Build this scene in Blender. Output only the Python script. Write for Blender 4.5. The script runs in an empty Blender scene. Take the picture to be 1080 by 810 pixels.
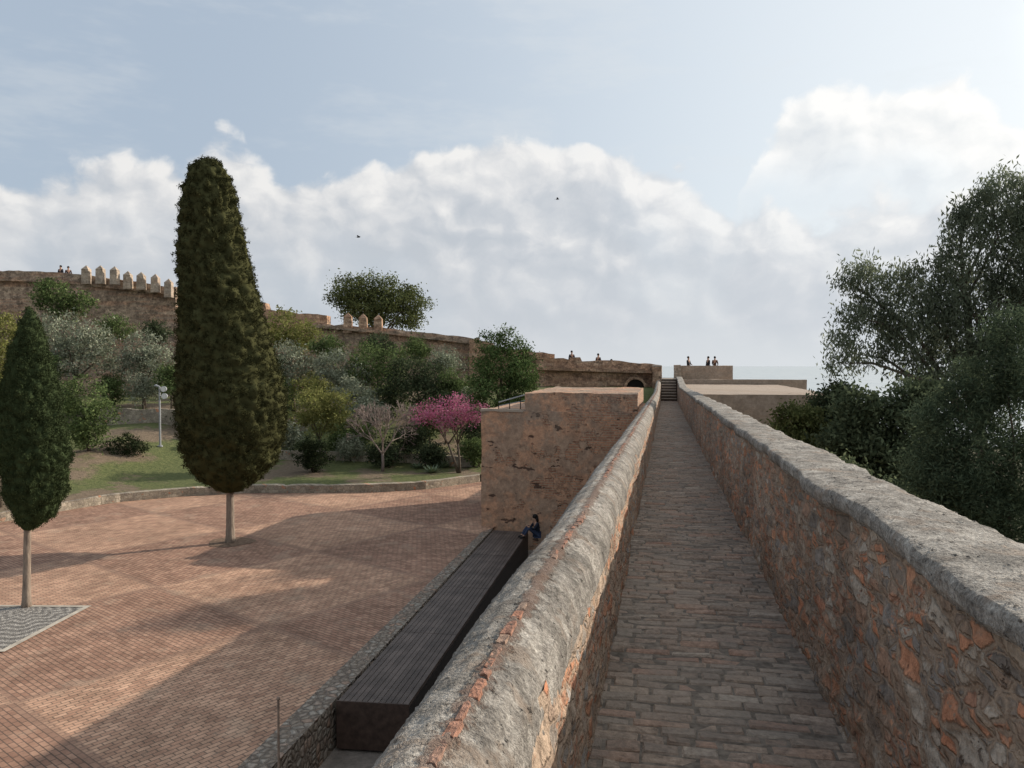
import bpy, math, random, bmesh
import numpy as np
from mathutils import Vector, Matrix, Euler, noise as mn
random.seed(7); rng=np.random.default_rng(7)
R=math.radians
scene=bpy.context.scene; C=scene.collection
F=831.0
YAW=math.atan(162/F); PITCH=math.atan(20/F)
cam=bpy.data.cameras.new('camera'); camo=bpy.data.objects.new('camera',cam); C.objects.link(camo)
camo.location=(0,0,6); camo.rotation_euler=(math.pi/2-PITCH,0,YAW)
cam.sensor_width=36; cam.lens=F/1080*36; cam.clip_start=0.05; cam.clip_end=120000
scene.camera=camo
RM=camo.rotation_euler.to_matrix(); CP=Vector((0,0,6))
def at(px,py,D): return CP+RM@(Vector(((px-540)/F,(405-py)/F,-1))*D)
def ground(px,py,z=0.0):
    d=RM@Vector(((px-540)/F,(405-py)/F,-1)); return CP+d*((z-6)/d.z)
FW=Vector((-math.sin(YAW),math.cos(YAW),0)); RT=Vector((math.cos(YAW),math.sin(YAW),0))
def cf(lat,D,z): return RT*lat+FW*D+Vector((0,0,z))
def wz(y): return 4.35-0.0157*y
def rise(y):
    t=max(0,min(1,(y-44)/18)); return .62*t*t*(3-2*t)
SUN=Vector((0.767*math.cos(R(23)),0.642*math.cos(R(23)),math.sin(R(23)))).normalized()

# ------------------------------------------------ node helper
class G:
    def __init__(s,name,world=False):
        if world: s.o=bpy.data.worlds.new(name)
        else: s.o=bpy.data.materials.new(name)
        s.o.use_nodes=True; s.t=s.o.node_tree; s.t.nodes.clear()
        s.out=s.t.nodes.new('ShaderNodeOutputWorld' if world else 'ShaderNodeOutputMaterial')
    def n(s,typ,ins=None,**props):
        nd=s.t.nodes.new('ShaderNode'+typ)
        for k,v in props.items(): setattr(nd,k,v)
        for k,v in (ins or {}).items():
            if isinstance(v,bpy.types.NodeSocket): s.t.links.new(v,nd.inputs[k])
            elif v is not None: nd.inputs[k].default_value=v
        return nd
    def link(s,a,b): s.t.links.new(a,b)
    def m(s,op,a,b=None,c=None,clamp=False):
        nd=s.t.nodes.new('ShaderNodeMath'); nd.operation=op; nd.use_clamp=clamp
        for i,v in enumerate((a,b,c)):
            if v is None: continue
            if isinstance(v,bpy.types.NodeSocket): s.t.links.new(v,nd.inputs[i])
            else: nd.inputs[i].default_value=v
        return nd.outputs[0]
    def vm(s,op,a,b=None):
        nd=s.t.nodes.new('ShaderNodeVectorMath'); nd.operation=op
        for i,v in enumerate((a,b)):
            if v is None: continue
            if isinstance(v,bpy.types.NodeSocket): s.t.links.new(v,nd.inputs[i])
            else: nd.inputs[i].default_value=v
        return nd.outputs[0]
    def scl(s,a,k):
        o=s.vm('SCALE',a); 
        if isinstance(k,bpy.types.NodeSocket): s.t.links.new(k,o.node.inputs['Scale'])
        else: o.node.inputs['Scale'].default_value=k
        return o
    def mix(s,f,a,b,mode='MIX'):
        nd=s.t.nodes.new('ShaderNodeMix'); nd.data_type='RGBA'; nd.blend_type=mode
        for i,v in ((0,f),(6,a),(7,b)):
            if isinstance(v,bpy.types.NodeSocket): s.t.links.new(v,nd.inputs[i])
            else: nd.inputs[i].default_value=(v if i==0 else tuple(v)+(1,) if len(v)==3 else v)
        return nd.outputs[2]
    def ramp(s,f,stops,interp='LINEAR'):
        nd=s.t.nodes.new('ShaderNodeValToRGB'); nd.color_ramp.interpolation=interp
        e=nd.color_ramp.elements
        while len(e)<len(stops): e.new(0.5)
        for i,(p,c) in enumerate(stops):
            e[i].position=p; e[i].color=(c,c,c,1) if not hasattr(c,'__len__') else tuple(c)+(1,)
        s.t.links.new(f,nd.inputs[0]); return nd.outputs[0]
    def ss(s,v,a,b):
        nd=s.t.nodes.new('ShaderNodeMapRange'); nd.interpolation_type='SMOOTHSTEP'
        s.t.links.new(v,nd.inputs[0]); nd.inputs[1].default_value=a; nd.inputs[2].default_value=b
        nd.inputs[3].default_value=0; nd.inputs[4].default_value=1; return nd.outputs[0]
    def noise(s,vec,scale,detail=4,rough=.55,out=0,dim='3D'):
        nd=s.n('TexNoise',{'Vector':vec,'Scale':scale,'Detail':detail,'Roughness':rough},noise_dimensions=dim); return nd.outputs[out]
    def vor(s,vec,scale,feature='F1',rand=1.0,dim='3D'):
        return s.n('TexVoronoi',{'Vector':vec,'Scale':scale,'Randomness':rand},feature=feature,voronoi_dimensions=dim)
    def obj(s): return s.n('TexCoord').outputs['Object']
    def surf(s,col,rough=.9,bump=None,bs=1.0,bd=.02,spec=.2,disp=None,dscale=.03):
        p=s.n('BsdfPrincipled',{'Base Color':col if isinstance(col,bpy.types.NodeSocket) else tuple(col)+(1,),'Roughness':rough,'Specular IOR Level':spec})
        if bump is not None:
            b=s.n('Bump',{'Height':bump,'Strength':bs,'Distance':bd}); s.link(b.outputs[0],p.inputs['Normal'])
        s.link(p.outputs[0],s.out.inputs[0])
        if disp is not None:
            d=s.n('Displacement',{'Height':disp,'Midlevel':.5,'Scale':dscale}); s.link(d.outputs[0],s.out.inputs['Displacement'])
            s.o.displacement_method='BOTH'
        return s.o

def rubble(name,scale=4.6,zs=2.3,stones=None,mortar=(.38,.285,.21),bd=.025,stain=.3,mw=.08,brick=.24,patch=.53,lo=.85,pl=(.56,.68)):
    g=G(name); v3=g.obj(); s=g.n('SeparateXYZ',{0:v3})
    v=g.n('CombineXYZ',{0:s.outputs[1],1:s.outputs[2],2:0.0}).outputs[0]
    v=g.vm('ADD',v,g.n('CombineXYZ',{0:s.outputs[0],1:0.0,2:0.0}).outputs[0])
    dn=g.noise(v,30,2,.6,1,'2D'); dv=g.scl(g.vm('SUBTRACT',dn,(.5,.5,.5)),.016)
    vv=g.vm('MULTIPLY',g.vm('ADD',v,dv),(1,zs,1))
    a=g.vor(vv,scale,dim='2D',rand=.8); b=g.vor(vv,scale,'DISTANCE_TO_EDGE',dim='2D',rand=.8)
    a2=g.vor(vv,scale*2.0,dim='2D',rand=.8); b2=g.vor(vv,scale*2.0,'DISTANCE_TO_EDGE',dim='2D',rand=.8)
    selv=g.n('SeparateColor',{0:a.outputs['Color']}).outputs[2]
    sel=g.m('GREATER_THAN',selv,.55)
    sc=g.n('SeparateColor',{0:g.mix(sel,a.outputs['Color'],a2.outputs['Color'])})
    bb2=g.m('MINIMUM',g.m('MULTIPLY',b2.outputs['Distance'],1.0),g.m('MULTIPLY',b.outputs['Distance'],1.5))
    d=g.m('MULTIPLY_ADD',sel,g.m('SUBTRACT',bb2,b.outputs['Distance']),b.outputs['Distance'])
    stones=stones or [(.28,.225,.18),(.39,.31,.24),(.24,.205,.175),(.42,.33,.25),(.34,.245,.18),(.41,.26,.18),(.30,.265,.235),(.48,.41,.335)]
    st=g.ramp(sc.outputs[0],[((i+.0)/len(stones),c) for i,c in enumerate(stones)],'CONSTANT')
    if brick>0:
        bm=g.ss(sc.outputs[1],1-brick-.02,1-brick+.02); st=g.mix(bm,st,g.ramp(sc.outputs[2],[(0,(.55,.24,.135)),(.5,(.56,.29,.175)),(1,(.44,.21,.13))]))
    fn=g.noise(v3,26,5,.74); f2=g.noise(v3,8,4,.7)
    st=g.mix(1.0,st,g.ramp(fn,[(.25,.45),(.72,1.4)]),'MULTIPLY')
    mo=g.mix(1.0,tuple(mortar),g.ramp(fn,[(.25,.5),(.75,1.4)]),'MULTIPLY')
    big=g.noise(v,.9,4,.65,0,'2D'); md=g.noise(v,3,5,.68,0,'2D')
    mask=g.ss(g.m('ADD',d,g.m('ADD',g.m('MULTIPLY',g.m('SUBTRACT',fn,.5),.25),g.m('MULTIPLY',g.m('SUBTRACT',f2,.5),.25))),mw*.3,mw*1.9)
    plast=g.ss(md,pl[0],pl[1])
    mask=g.m('MULTIPLY',mask,g.m('SUBTRACT',1,g.m('MULTIPLY',plast,.8)))
    bt=g.n('TexBrick',{'Vector':g.vm('ADD',v,g.scl(dv,1.6)),'Color1':(.58,.30,.18,1),'Color2':(.40,.21,.14,1),'Mortar':tuple(mortar)+(1,),'Scale':1.0,'Mortar Size':.014,'Brick Width':.19,'Row Height':.058,'Mortar Smooth':.5})
    pm=g.ss(g.noise(g.vm('MULTIPLY',v,(1,1.7,1)),2.1,5,.75,0,'2D'),patch+.02,patch+.06)
    col=g.mix(mask,mo,st)
    bcol=g.mix(1.0,bt.outputs['Color'],g.ramp(fn,[(.3,.45),(.7,1.3)]),'MULTIPLY')
    col=g.mix(g.m('MULTIPLY',pm,lo),col,bcol)
    col=g.mix(1.0,col,g.ramp(big,[(.3,1-stain),(.65,1.15)]),'MULTIPLY')
    pits=g.m('MULTIPLY',g.ss(g.noise(v3,14,4,.7),.38,.32),.7)
    col=g.mix(pits,col,(.08,.06,.048))
    h=g.m('ADD',g.m('MULTIPLY',mask,.45),g.m('ADD',g.m('MULTIPLY',fn,.8),g.m('MULTIPLY',f2,.8)))
    h=g.m('SUBTRACT',h,g.m('MULTIPLY',pits,.5))
    return g.surf(col,.92,bump=h,bd=bd)

def coping_mat(name,crest=None,tint=(1,1,1)):
    g=G(name); v=g.obj()
    n1=g.noise(v,2.6,4,.68); n2=g.noise(v,15,6,.76); n3=g.noise(v,80,3,.75)
    col=g.ramp(n2,[(.30,(.12,.11,.098)),(.43,(.24,.222,.20)),(.55,(.34,.318,.288)),(.70,(.52,.495,.455))])
    col=g.mix(1.0,col,g.ramp(n1,[(.34,.55),(.60,1.10)]),'MULTIPLY')
    col=g.mix(1.0,col,g.ramp(n3,[(.3,.5),(.62,1.32)]),'MULTIPLY')
    br=g.ss(g.noise(v,5,3,.6),.54,.66); col=g.mix(g.m('MULTIPLY',br,.45),col,(.26,.19,.14))
    pit=g.ss(g.noise(v,34,3,.6),.37,.30)
    col=g.mix(g.m('MULTIPLY',pit,.85),col,(.05,.043,.037))
    col=g.mix(1.0,col,tint,'MULTIPLY')
    h=g.m('ADD',g.m('MULTIPLY',n2,.6),g.m('MULTIPLY',n3,.4))
    h=g.m('SUBTRACT',h,g.m('MULTIPLY',pit,.25))
    if crest is not None:
        s=g.n('SeparateXYZ',{0:v}); sx=s.outputs[0]
        dd=g.m('ABSOLUTE',g.m('SUBTRACT',sx,crest))
        gm=g.ss(g.m('ADD',dd,g.m('MULTIPLY',g.m('SUBTRACT',n2,.5),.14)),.036,.016)
        col=g.mix(g.m('MULTIPLY',gm,.65),col,(.17,.105,.078)); h=g.m('SUBTRACT',h,g.m('MULTIPLY',gm,.2))
    return g.surf(col,.95,disp=h,dscale=.03)

def masonry(name,base=(.36,.275,.205),dark=(.21,.16,.125),light=(.46,.365,.28),course=.12,bk=(.41,.25,.17),con=1.0):
    g=G(name); v=g.obj()
    s=g.n('SeparateXYZ',{0:v})
    hv=g.n('CombineXYZ',{0:g.m('ADD',s.outputs[0],g.m('MULTIPLY',s.outputs[1],.73)),1:s.outputs[2],2:0.0}).outputs[0]
    bt=g.n('TexBrick',{'Vector':hv,'Color1':(1.15,1.08,1.0,1),'Color2':(.68,.64,.62,1),'Mortar':(1.0,.95,.85,1),'Scale':1.0,'Mortar Size':.02,'Brick Width':.45,'Row Height':course*1.6,'Mortar Smooth':.4})
    n1=g.noise(hv,.35,5,.7,0,'2D'); n2=g.noise(hv,1.5,5,.72,0,'2D'); n3=g.noise(v,7,4,.75)
    lay=g.noise(g.vm('MULTIPLY',hv,(.12,1.6,1)),1.6,4,.65,0,'2D')
    col=g.mix(g.ss(n1,.42,.60),base,light)
    col=g.mix(g.m('MULTIPLY',g.ss(lay,.48,.60),.7),col,bk)
    col=g.mix(g.m('MULTIPLY',g.ss(n2,.46,.62),.75),col,dark)
    colb=g.mix(1.0,col,bt.outputs['Color'],'MULTIPLY')
    col=g.mix(g.m('ADD',.2,g.m('MULTIPLY',g.ss(n1,.42,.52),.5)) if con>.3 else .0,col,colb)
    vo=g.vor(g.vm('MULTIPLY',hv,(1,1.8,1)),2.6,dim='2D'); col=g.mix(.45*con,col,g.mix(1.0,col,g.ramp(g.n('SeparateColor',{0:vo.outputs['Color']}).outputs[0],[(0,.4),(1,1.5)]),'MULTIPLY'))
    col=g.mix(1.0,col,g.ramp(n3,[(.32,.6+.25*(1-con)),(.66,1.28-.15*(1-con))]),'MULTIPLY')
    hole=g.ss(g.noise(g.vm('MULTIPLY',hv,(1,1.5,1)),1.1,3,.6,0,'2D'),.33,.29); col=g.mix(g.m('MULTIPLY',hole,.6*con),col,(.08,.06,.045))
    h=g.m('ADD',g.m('MULTIPLY',n3,.5),g.m('MULTIPLY',n2,.8))
    return g.surf(col,.95,bump=h,bd=.12*max(.3,con))

def leaf_mat(name,cols,trans=.25,nscale=1.0,lo=.6,hi=1.4):
    g=G(name); v=g.obj()
    ri=g.n('NewGeometry').outputs['Random Per Island']
    c=g.ramp(ri,[(i/(len(cols)-1),k) for i,k in enumerate(cols)])
    c=g.mix(1.0,c,g.ramp(g.noise(v,nscale,1,.6),[(.32,lo),(.68,hi)]),'MULTIPLY')
    d=g.n('BsdfDiffuse',{'Color':c})
    t=g.n('BsdfTranslucent',{'Color':c}); mx=g.n('MixShader',{0:trans,1:d.outputs[0],2:t.outputs[0]})
    g.link(mx.outputs[0],g.out.inputs[0]); return g.o
def bark_mat(name,a,b):
    g=G(name); v=g.vm('MULTIPLY',g.obj(),(1,1,.2)); n=g.noise(v,14,4,.7)
    return g.surf(g.ramp(n,[(.3,a),(.7,b)]),.95,bump=n,bd=.03)
def plain(name,c,rough=.6,var=.3,metal=0,sc=8):
    g=G(name); n=g.noise(g.obj(),sc,4,.6)
    o=g.surf(g.mix(1.0,tuple(c),g.ramp(n,[(.3,1-var),(.7,1+var)]),'MULTIPLY'),rough,bump=n,bd=.004)
    for nd in g.t.nodes:
        if nd.type=='BSDF_PRINCIPLED': nd.inputs['Metallic'].default_value=metal
    return o

# ------------------------------------------------ mesh helper
class MB:
    def __init__(s): s.v=[]; s.f=[]
    def add(s,vs,fs):
        o=len(s.v); s.v+= [tuple(p) for p in vs]; s.f+=[tuple(i+o for i in f) for f in fs]; return s
    def box(s,c,size,rz=0,taper=1.0,bev=0):
        x,y,z=[k/2 for k in size]; vs=[]
        M=Matrix.Rotation(rz,3,'Z')
        for zz,t in ((-z,1),(z,taper)):
            for a,b in ((-x,-y),(x,-y),(x,y),(-x,y)): vs.append(Vector(c)+M@Vector((a*t,b*t,zz)))
        return s.add(vs,[(3,2,1,0),(4,5,6,7),(0,1,5,4),(1,2,6,5),(2,3,7,6),(3,0,4,7)])
    def prism(s,poly,z0,z1):
        n=len(poly); vs=[(p[0],p[1],z0) for p in poly]+[(p[0],p[1],z1) for p in poly]
        fs=[tuple(range(n))[::-1],tuple(range(n,2*n))]+[(i,(i+1)%n,n+(i+1)%n,n+i) for i in range(n)]
        return s.add(vs,fs)
    def tube(s,pts,rad,k=7,cap=True):
        pts=[Vector(p) for p in pts]; vs=[];fs=[]
        for i,p in enumerate(pts):
            d=(pts[min(i+1,len(pts)-1)]-pts[max(i-1,0)]).normalized()
            u=d.cross(Vector((0.3,1,0.1))); 
            if u.length<.1: u=d.cross(Vector((1,0,0)))
            u.normalize(); w=d.cross(u); r=rad[i] if hasattr(rad,'__len__') else rad
            for j in range(k):
                a=2*math.pi*j/k; vs.append(p+u*math.cos(a)*r+w*math.sin(a)*r)
        for i in range(len(pts)-1):
            for j in range(k): fs.append((i*k+j,i*k+(j+1)%k,(i+1)*k+(j+1)%k,(i+1)*k+j))
        if cap: fs.append(tuple(range(k))[::-1]); fs.append(tuple((len(pts)-1)*k+j for j in range(k)))
        return s.add(vs,fs)
    def ell(s,c,r,k=12,m=8,rot=None,nz=0):
        vs=[];fs=[]
        for i in range(m+1):
            t=math.pi*i/m
            for j in range(k):
                a=2*math.pi*j/k; q=Vector((math.sin(t)*math.cos(a)*r[0],math.sin(t)*math.sin(a)*r[1],math.cos(t)*r[2]))
                p=Vector(c)+q
                vs.append(p)
        for i in range(m):
            for j in range(k): fs.append((i*k+j,(i+1)*k+j,(i+1)*k+(j+1)%k,i*k+(j+1)%k))
        return s.add(vs,fs)
    def build(s,name,mat,parent=None,smooth=False):
        me=bpy.data.meshes.new(name); me.from_pydata(s.v,[],s.f); me.update()
        if mat: me.materials.append(mat)
        if smooth: me.polygons.foreach_set('use_smooth',[True]*len(me.polygons))
        return link(name,me,parent)
def link(name,me,parent=None):
    o=bpy.data.objects.new(name,me); C.objects.link(o)
    if parent is not None:
        o.parent=parent; 
        w=Vector((0,0,0)); q=parent
        while q is not None: w+=q.location; q=q.parent
        o.location=-w
    return o
def tag(o,label=None,cat=None,group=None,kind=None):
    for k,v in (('label',label),('category',cat),('group',group),('kind',kind)):
        if v: o[k]=v
    return o
def thing(name,loc,label,cat,group=None):
    o=bpy.data.objects.new(name,None); o.location=Vector(loc); o.empty_display_size=.3; C.objects.link(o); return tag(o,label,cat,group)
def fastmesh(name,V,Fq,mat,parent,smooth=False):
    me=bpy.data.meshes.new(name); n=len(V); k=Fq.shape[1]; f=len(Fq)
    me.vertices.add(n); me.vertices.foreach_set('co',np.asarray(V,dtype=np.float32).ravel())
    me.loops.add(f*k); me.loops.foreach_set('vertex_index',Fq.astype(np.int32).ravel())
    me.polygons.add(f); me.polygons.foreach_set('loop_start',np.arange(0,f*k,k,dtype=np.int32))
    me.update(calc_edges=True)
    if smooth: me.polygons.foreach_set('use_smooth',np.ones(f,dtype=bool))
    me.materials.append(mat); return link(name,me,parent)
def leafquads(P,size,asp=.45,droop=0.0,outdir=None):
    n=len(P); u=rng.normal(size=(n,3))
    if droop: u=u*(1-droop)+np.array([0,0,-1.6])*droop
    if outdir is not None: u=u*.6+outdir
    u/=np.linalg.norm(u,axis=1)[:,None]+1e-9
    w=np.cross(u,rng.normal(size=(n,3))); w/=np.linalg.norm(w,axis=1)[:,None]+1e-9
    s=(size*(.6+.8*rng.random(n)))[:,None]
    V=np.stack([P-u*s,P+w*s*asp,P+u*s,P-w*s*asp],1).reshape(-1,3)
    return V,np.arange(4*n).reshape(n,4)
def crown(name,lobes,n,cr,per,size,mat,parent,asp=.45,droop=0,flat=.85,inner=.45,cz=.7):
    w=np.array([r**2 for c,r in lobes]); w/=w.sum(); P=[]
    for (c,r),ww in zip(lobes,w):
        k=max(2,int(n*ww)); d=rng.normal(size=(k,3)); d/=np.linalg.norm(d,axis=1)[:,None]
        rad=r*(inner+(1-inner)*rng.random(k)**.6)
        cc=np.array(c)+d*rad[:,None]*np.array([1,1,flat]); P.append(cc)
    P=np.concatenate(P); rr=rng.uniform(.6,1.3,size=len(P))
    L=np.repeat(P,per,0)+rng.normal(size=(len(P)*per,3))*np.array([1,1,cz])*cr*np.repeat(rr,per)[:,None]
    V,Q=leafquads(L,size,asp,droop); return fastmesh(name,V,Q,mat,parent)

# ------------------------------------------------ materials
M_rub=rubble('rubble_stone')
M_rubL=rubble('rubble_stone_warm',scale=5.5,patch=.53,mortar=(.48,.355,.26),stones=[(.38,.30,.235),(.48,.37,.28),(.31,.265,.225),(.52,.39,.285),(.41,.30,.225),(.48,.33,.23),(.37,.335,.30)])
M_rubB=rubble('rubble_rampart',scale=4,bd=.06)
M_cop=coping_mat('weathered_coping',tint=(1.03,1.02,1.0)); M_copL=coping_mat('lichen_coping',crest=-.492,tint=(.98,.965,.94))
M_mas=masonry('old_masonry'); M_mas2=masonry('old_masonry_red',base=(.47,.30,.20),dark=(.26,.17,.12),light=(.53,.385,.28))
M_mas3=masonry('old_masonry_pale',base=(.42,.345,.275),dark=(.30,.245,.195),light=(.49,.415,.335),bk=(.42,.32,.245),con=.6)
M_capm=masonry('smooth_render',base=(.37,.295,.23),dark=(.30,.24,.19),light=(.41,.33,.265),bk=(.37,.275,.21),con=.15)
M_cap=plain('pale_mortar_cap',(.40,.335,.27),.9,.15)
M_leafC=leaf_mat('cypress_leaf',[(.038,.041,.019),(.054,.056,.025),(.076,.075,.034)],.08,3.0,.85,1.15)
M_leafC2=leaf_mat('young_cypress_leaf',[(.036,.050,.024),(.052,.070,.032),(.072,.092,.042)],.08,3.0,.85,1.15)
M_leafO=leaf_mat('olive_leaf',[(.16,.182,.125),(.235,.255,.18),(.33,.345,.26)],.2)
M_leafG=leaf_mat('green_leaf',[(.065,.095,.038),(.11,.15,.058),(.165,.21,.085)],.25)
M_leafD=leaf_mat('dark_leaf',[(.038,.05,.028),(.062,.08,.043),(.095,.115,.062)],.2)
M_leafB=leaf_mat('bush_leaf',[(.02,.028,.015),(.035,.045,.022),(.055,.07,.035)],.1)
M_leafY=leaf_mat('yellow_leaf',[(.13,.145,.044),(.20,.205,.068),(.26,.25,.098)],.3)
M_leafP=leaf_mat('pink_blossom',[(.33,.08,.16),(.44,.13,.24),(.48,.22,.31),(.20,.14,.10)],.3)
M_leafE=leaf_mat('gum_leaf',[(.09,.108,.072),(.145,.168,.112),(.21,.232,.165)],.5,.6,.7,1.3)
M_leafN=leaf_mat('pine_needle',[(.052,.074,.046),(.088,.118,.072),(.13,.165,.10)],.4,1.0,.7,1.3)
M_leafM=leaf_mat('thicket_leaf',[(.065,.085,.05),(.11,.135,.076),(.165,.19,.108)],.4,1.0,.7,1.3)
M_barkG=bark_mat('grey_bark',(.16,.125,.10),(.36,.29,.23)); M_barkD=bark_mat('dark_bark',(.07,.055,.045),(.16,.13,.10))
M_twig=bark_mat('grey_brown_twig',(.16,.125,.11),(.28,.225,.20))
M_black=plain('black_metal',(.022,.02,.02),.45,.2); M_grey=plain('grey_metal',(.35,.36,.37),.5,.1,.2)

# ------------------------------------------------ SKY
g=G('World',True); scene.world=g.o
d=g.n('TexCoord').outputs['Generated']; s=g.n('SeparateXYZ',{0:d})
az=g.m('ARCTAN2',s.outputs[0],s.outputs[1]); el=g.m('ARCSINE',s.outputs[2])
sky=g.n('TexSky',sky_type='NISHITA'); sky.sun_disc=False; sky.sun_elevation=R(23); sky.sun_rotation=R(50)
sky.air_density=1.2; sky.dust_density=2.5; sky.ozone_density=1.5; sky.altitude=100
base=g.scl(sky.outputs[0],.12)
def curve(pts,lo=-1.,hi=1.,top=.5):
    nd=g.n('FloatCurve'); g.link(g.m('MULTIPLY_ADD',az,1/(hi-lo),-lo/(hi-lo)),nd.inputs['Value'])
    cv=nd.mapping.curves[0]; P=[]
    for x,y in pts:
        a=-YAW+math.atan((x-540)/F); e=math.atan((385-y)/F*math.cos(a+YAW)); P.append(((a-lo)/(hi-lo),e/top))
    P=[(0,P[0][1])]+P+[(1,P[-1][1])]
    while len(cv.points)<len(P): cv.points.new(.5,.5)
    for i,p in enumerate(P): cv.points[i].location=p; cv.points[i].handle_type='AUTO'
    nd.mapping.update(); return g.m('MULTIPLY',nd.outputs[0],top)
sv=g.n('CombineXYZ',{0:az,1:g.m('MULTIPLY',el,1.25),2:0.0}).outputs[0]
w_=g.scl(g.vm('SUBTRACT',g.noise(sv,9,4,.6,1,'2D'),(.5,.5,.5)),.055); svw=g.vm('ADD',sv,w_)
def cloudnoise(off=(0,0,0)):
    v3=g.vm('ADD',svw,off)
    bil=g.n('TexVoronoi',{'Vector':v3,'Scale':12.0,'Smoothness':.5},feature='SMOOTH_F1',voronoi_dimensions='2D')
    bil2=g.n('TexVoronoi',{'Vector':v3,'Scale':30.0,'Smoothness':.5},feature='SMOOTH_F1',voronoi_dimensions='2D')
    na=g.noise(v3,6,7,.6,0,'2D')
    return g.m('ADD',g.m('ADD',g.m('MULTIPLY',g.m('SUBTRACT',.42,bil.outputs['Distance']),.40),g.m('MULTIPLY',g.m('SUBTRACT',.42,bil2.outputs['Distance']),.18)),g.m('SUBTRACT',na,.5))
q0=cloudnoise(); q1=cloudnoise((.014,.016,0))
nC=g.noise(g.vm('ADD',sv,(9.1,1.7,0)),3.2,3,.55,0,'2D'); nB=g.noise(sv,24,4,.65,0,'2D')
edge=curve([(0,176),(100,172),(200,168),(240,160),(300,178),(345,190),(400,172),(480,152),(540,144),(620,144),(660,166),(720,180),(790,212),(860,216),(930,212),(1000,212),(1080,195)])
wob=g.m('MULTIPLY',q0,.10)
dep=g.m('SUBTRACT',g.m('ADD',edge,wob),el)
mask=g.m('MULTIPLY',g.ss(dep,-.007,.015),g.m('ADD',.70,g.m('MULTIPLY',g.ss(nC,.35,.58),.28)))
e2=curve([(0,90),(700,100),(800,106),(860,90),(940,97),(1000,90),(1050,108),(1080,122)])
b2=curve([(0,170),(800,175),(880,188),(960,200),(1080,215)])
fade=g.ss(az,-YAW+math.atan((750-540)/F),-YAW+math.atan((835-540)/F))
dep2=g.m('SUBTRACT',g.m('ADD',e2,g.m('ADD',wob,g.m('MULTIPLY',g.m('SUBTRACT',fade,1.0),.12))),el)
mask2=g.m('MULTIPLY',g.m('MULTIPLY',g.ss(dep2,-.005,.015),g.ss(g.m('SUBTRACT',el,g.m('ADD',b2,wob)),-.06,.05)),.92)
right=g.ss(az,-.65,.42)
rel=g.m('MULTIPLY',g.m('SUBTRACT',q0,q1),1.8)
def litof(dp): return g.m('ADD',g.m('ADD',.27,g.m('MULTIPLY',g.ss(dp,.12,.0),.43)),g.m('ADD',rel,g.m('ADD',g.m('MULTIPLY',q0,.30),g.m('MULTIPLY',g.m('SUBTRACT',nB,.5),.15))))
ccol=g.ramp(litof(dep),[(.0,(.53,.57,.62)),(.3,(.60,.63,.67)),(.6,(.73,.74,.755)),(.9,(.89,.88,.865))])
low=g.ss(el,.19,.05)
ccol=g.mix(g.m('MULTIPLY',low,.68),ccol,(.585,.62,.665))
c2=g.ramp(litof(dep2),[(0,(.68,.715,.75)),(.4,(.81,.825,.83)),(.8,(.95,.94,.92))])
haze=g.mix(right,(.47,.56,.675),(.80,.855,.895))
clear=g.mix(.86,base,haze)
cir=g.ss(g.noise(g.vm('MULTIPLY',sv,(1,3,1)),3.2,5,.65,0,'2D'),.48,.72); clear=g.mix(g.m('MULTIPLY',cir,.3),clear,(.72,.755,.78))
colr=g.mix(mask,clear,ccol); colr=g.mix(mask2,colr,c2)
br=g.m('ADD',.97,g.m('MULTIPLY',right,.12)); colr=g.scl(colr,br)
hz=g.ss(el,.06,-.002); colr=g.mix(g.m('MULTIPLY',hz,.85),colr,g.mix(right,(.63,.66,.70),(.72,.755,.78)))
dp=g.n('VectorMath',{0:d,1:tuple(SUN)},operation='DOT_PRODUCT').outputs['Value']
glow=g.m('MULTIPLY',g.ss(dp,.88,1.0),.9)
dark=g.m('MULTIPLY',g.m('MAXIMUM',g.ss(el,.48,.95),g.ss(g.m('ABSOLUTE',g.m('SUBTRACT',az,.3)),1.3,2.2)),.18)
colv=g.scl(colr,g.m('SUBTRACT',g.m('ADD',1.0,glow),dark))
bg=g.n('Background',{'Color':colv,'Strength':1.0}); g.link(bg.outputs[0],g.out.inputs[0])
sl=bpy.data.lights.new('sun','SUN'); sl.energy=5.0; sl.angle=R(.5); sl.color=(1,.89,.755)
so=bpy.data.objects.new('sun',sl); C.objects.link(so); so.rotation_euler=(-SUN).to_track_quat('-Z','Y').to_euler(); so.location=(20,20,40)
scene.view_settings.view_transform='Standard'; scene.view_settings.look='None'

# ------------------------------------------------ TERRAIN, SEA
g=G('hill_earth'); v=g.obj(); n=g.noise(v,.3,6,.7)
M_hill=g.surf(g.ramp(n,[(.3,(.06,.07,.035)),(.55,(.12,.11,.065)),(.75,(.2,.16,.11))]),.95,bump=g.noise(v,2,4,.7),bd=.3)
def tz(x,y):
    r=math.hypot(x,y-20); z=-.9
    if x>1: z-=min(1,(x-1)/3)*2.3
    if r>85: z-=min(1,(r-85)/380)**.8*115
    return z
V=[];Fq=[];K=96;radii=[0,2,4,6,8,11,15,20,26,33,41,50,60,72,85,100,120,150,190,240,300,380,480,600]
for i,r in enumerate(radii):
    for j in range(K):
        a=2*math.pi*j/K; x=r*math.cos(a); y=20+r*math.sin(a); V.append((x,y,tz(x,y)))
for i in range(len(radii)-1):
    for j in range(K): Fq.append((i*K+j,(i+1)*K+j,(i+1)*K+(j+1)%K,i*K+(j+1)%K))
me=MB(); me.v=V; me.f=Fq; tag(me.build('ground_terrain',M_hill,smooth=True),kind='structure')
g=G('sea_water'); v=g.obj(); n=g.noise(g.vm('MULTIPLY',v,(.0012,.0003,1)),6,4,.6)
M_sea=g.surf(g.ramp(n,[(.3,(.42,.47,.50)),(.7,(.49,.53,.55))]),.7,bump=g.noise(v,.05,3,.6),bd=2,spec=.15)
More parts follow.
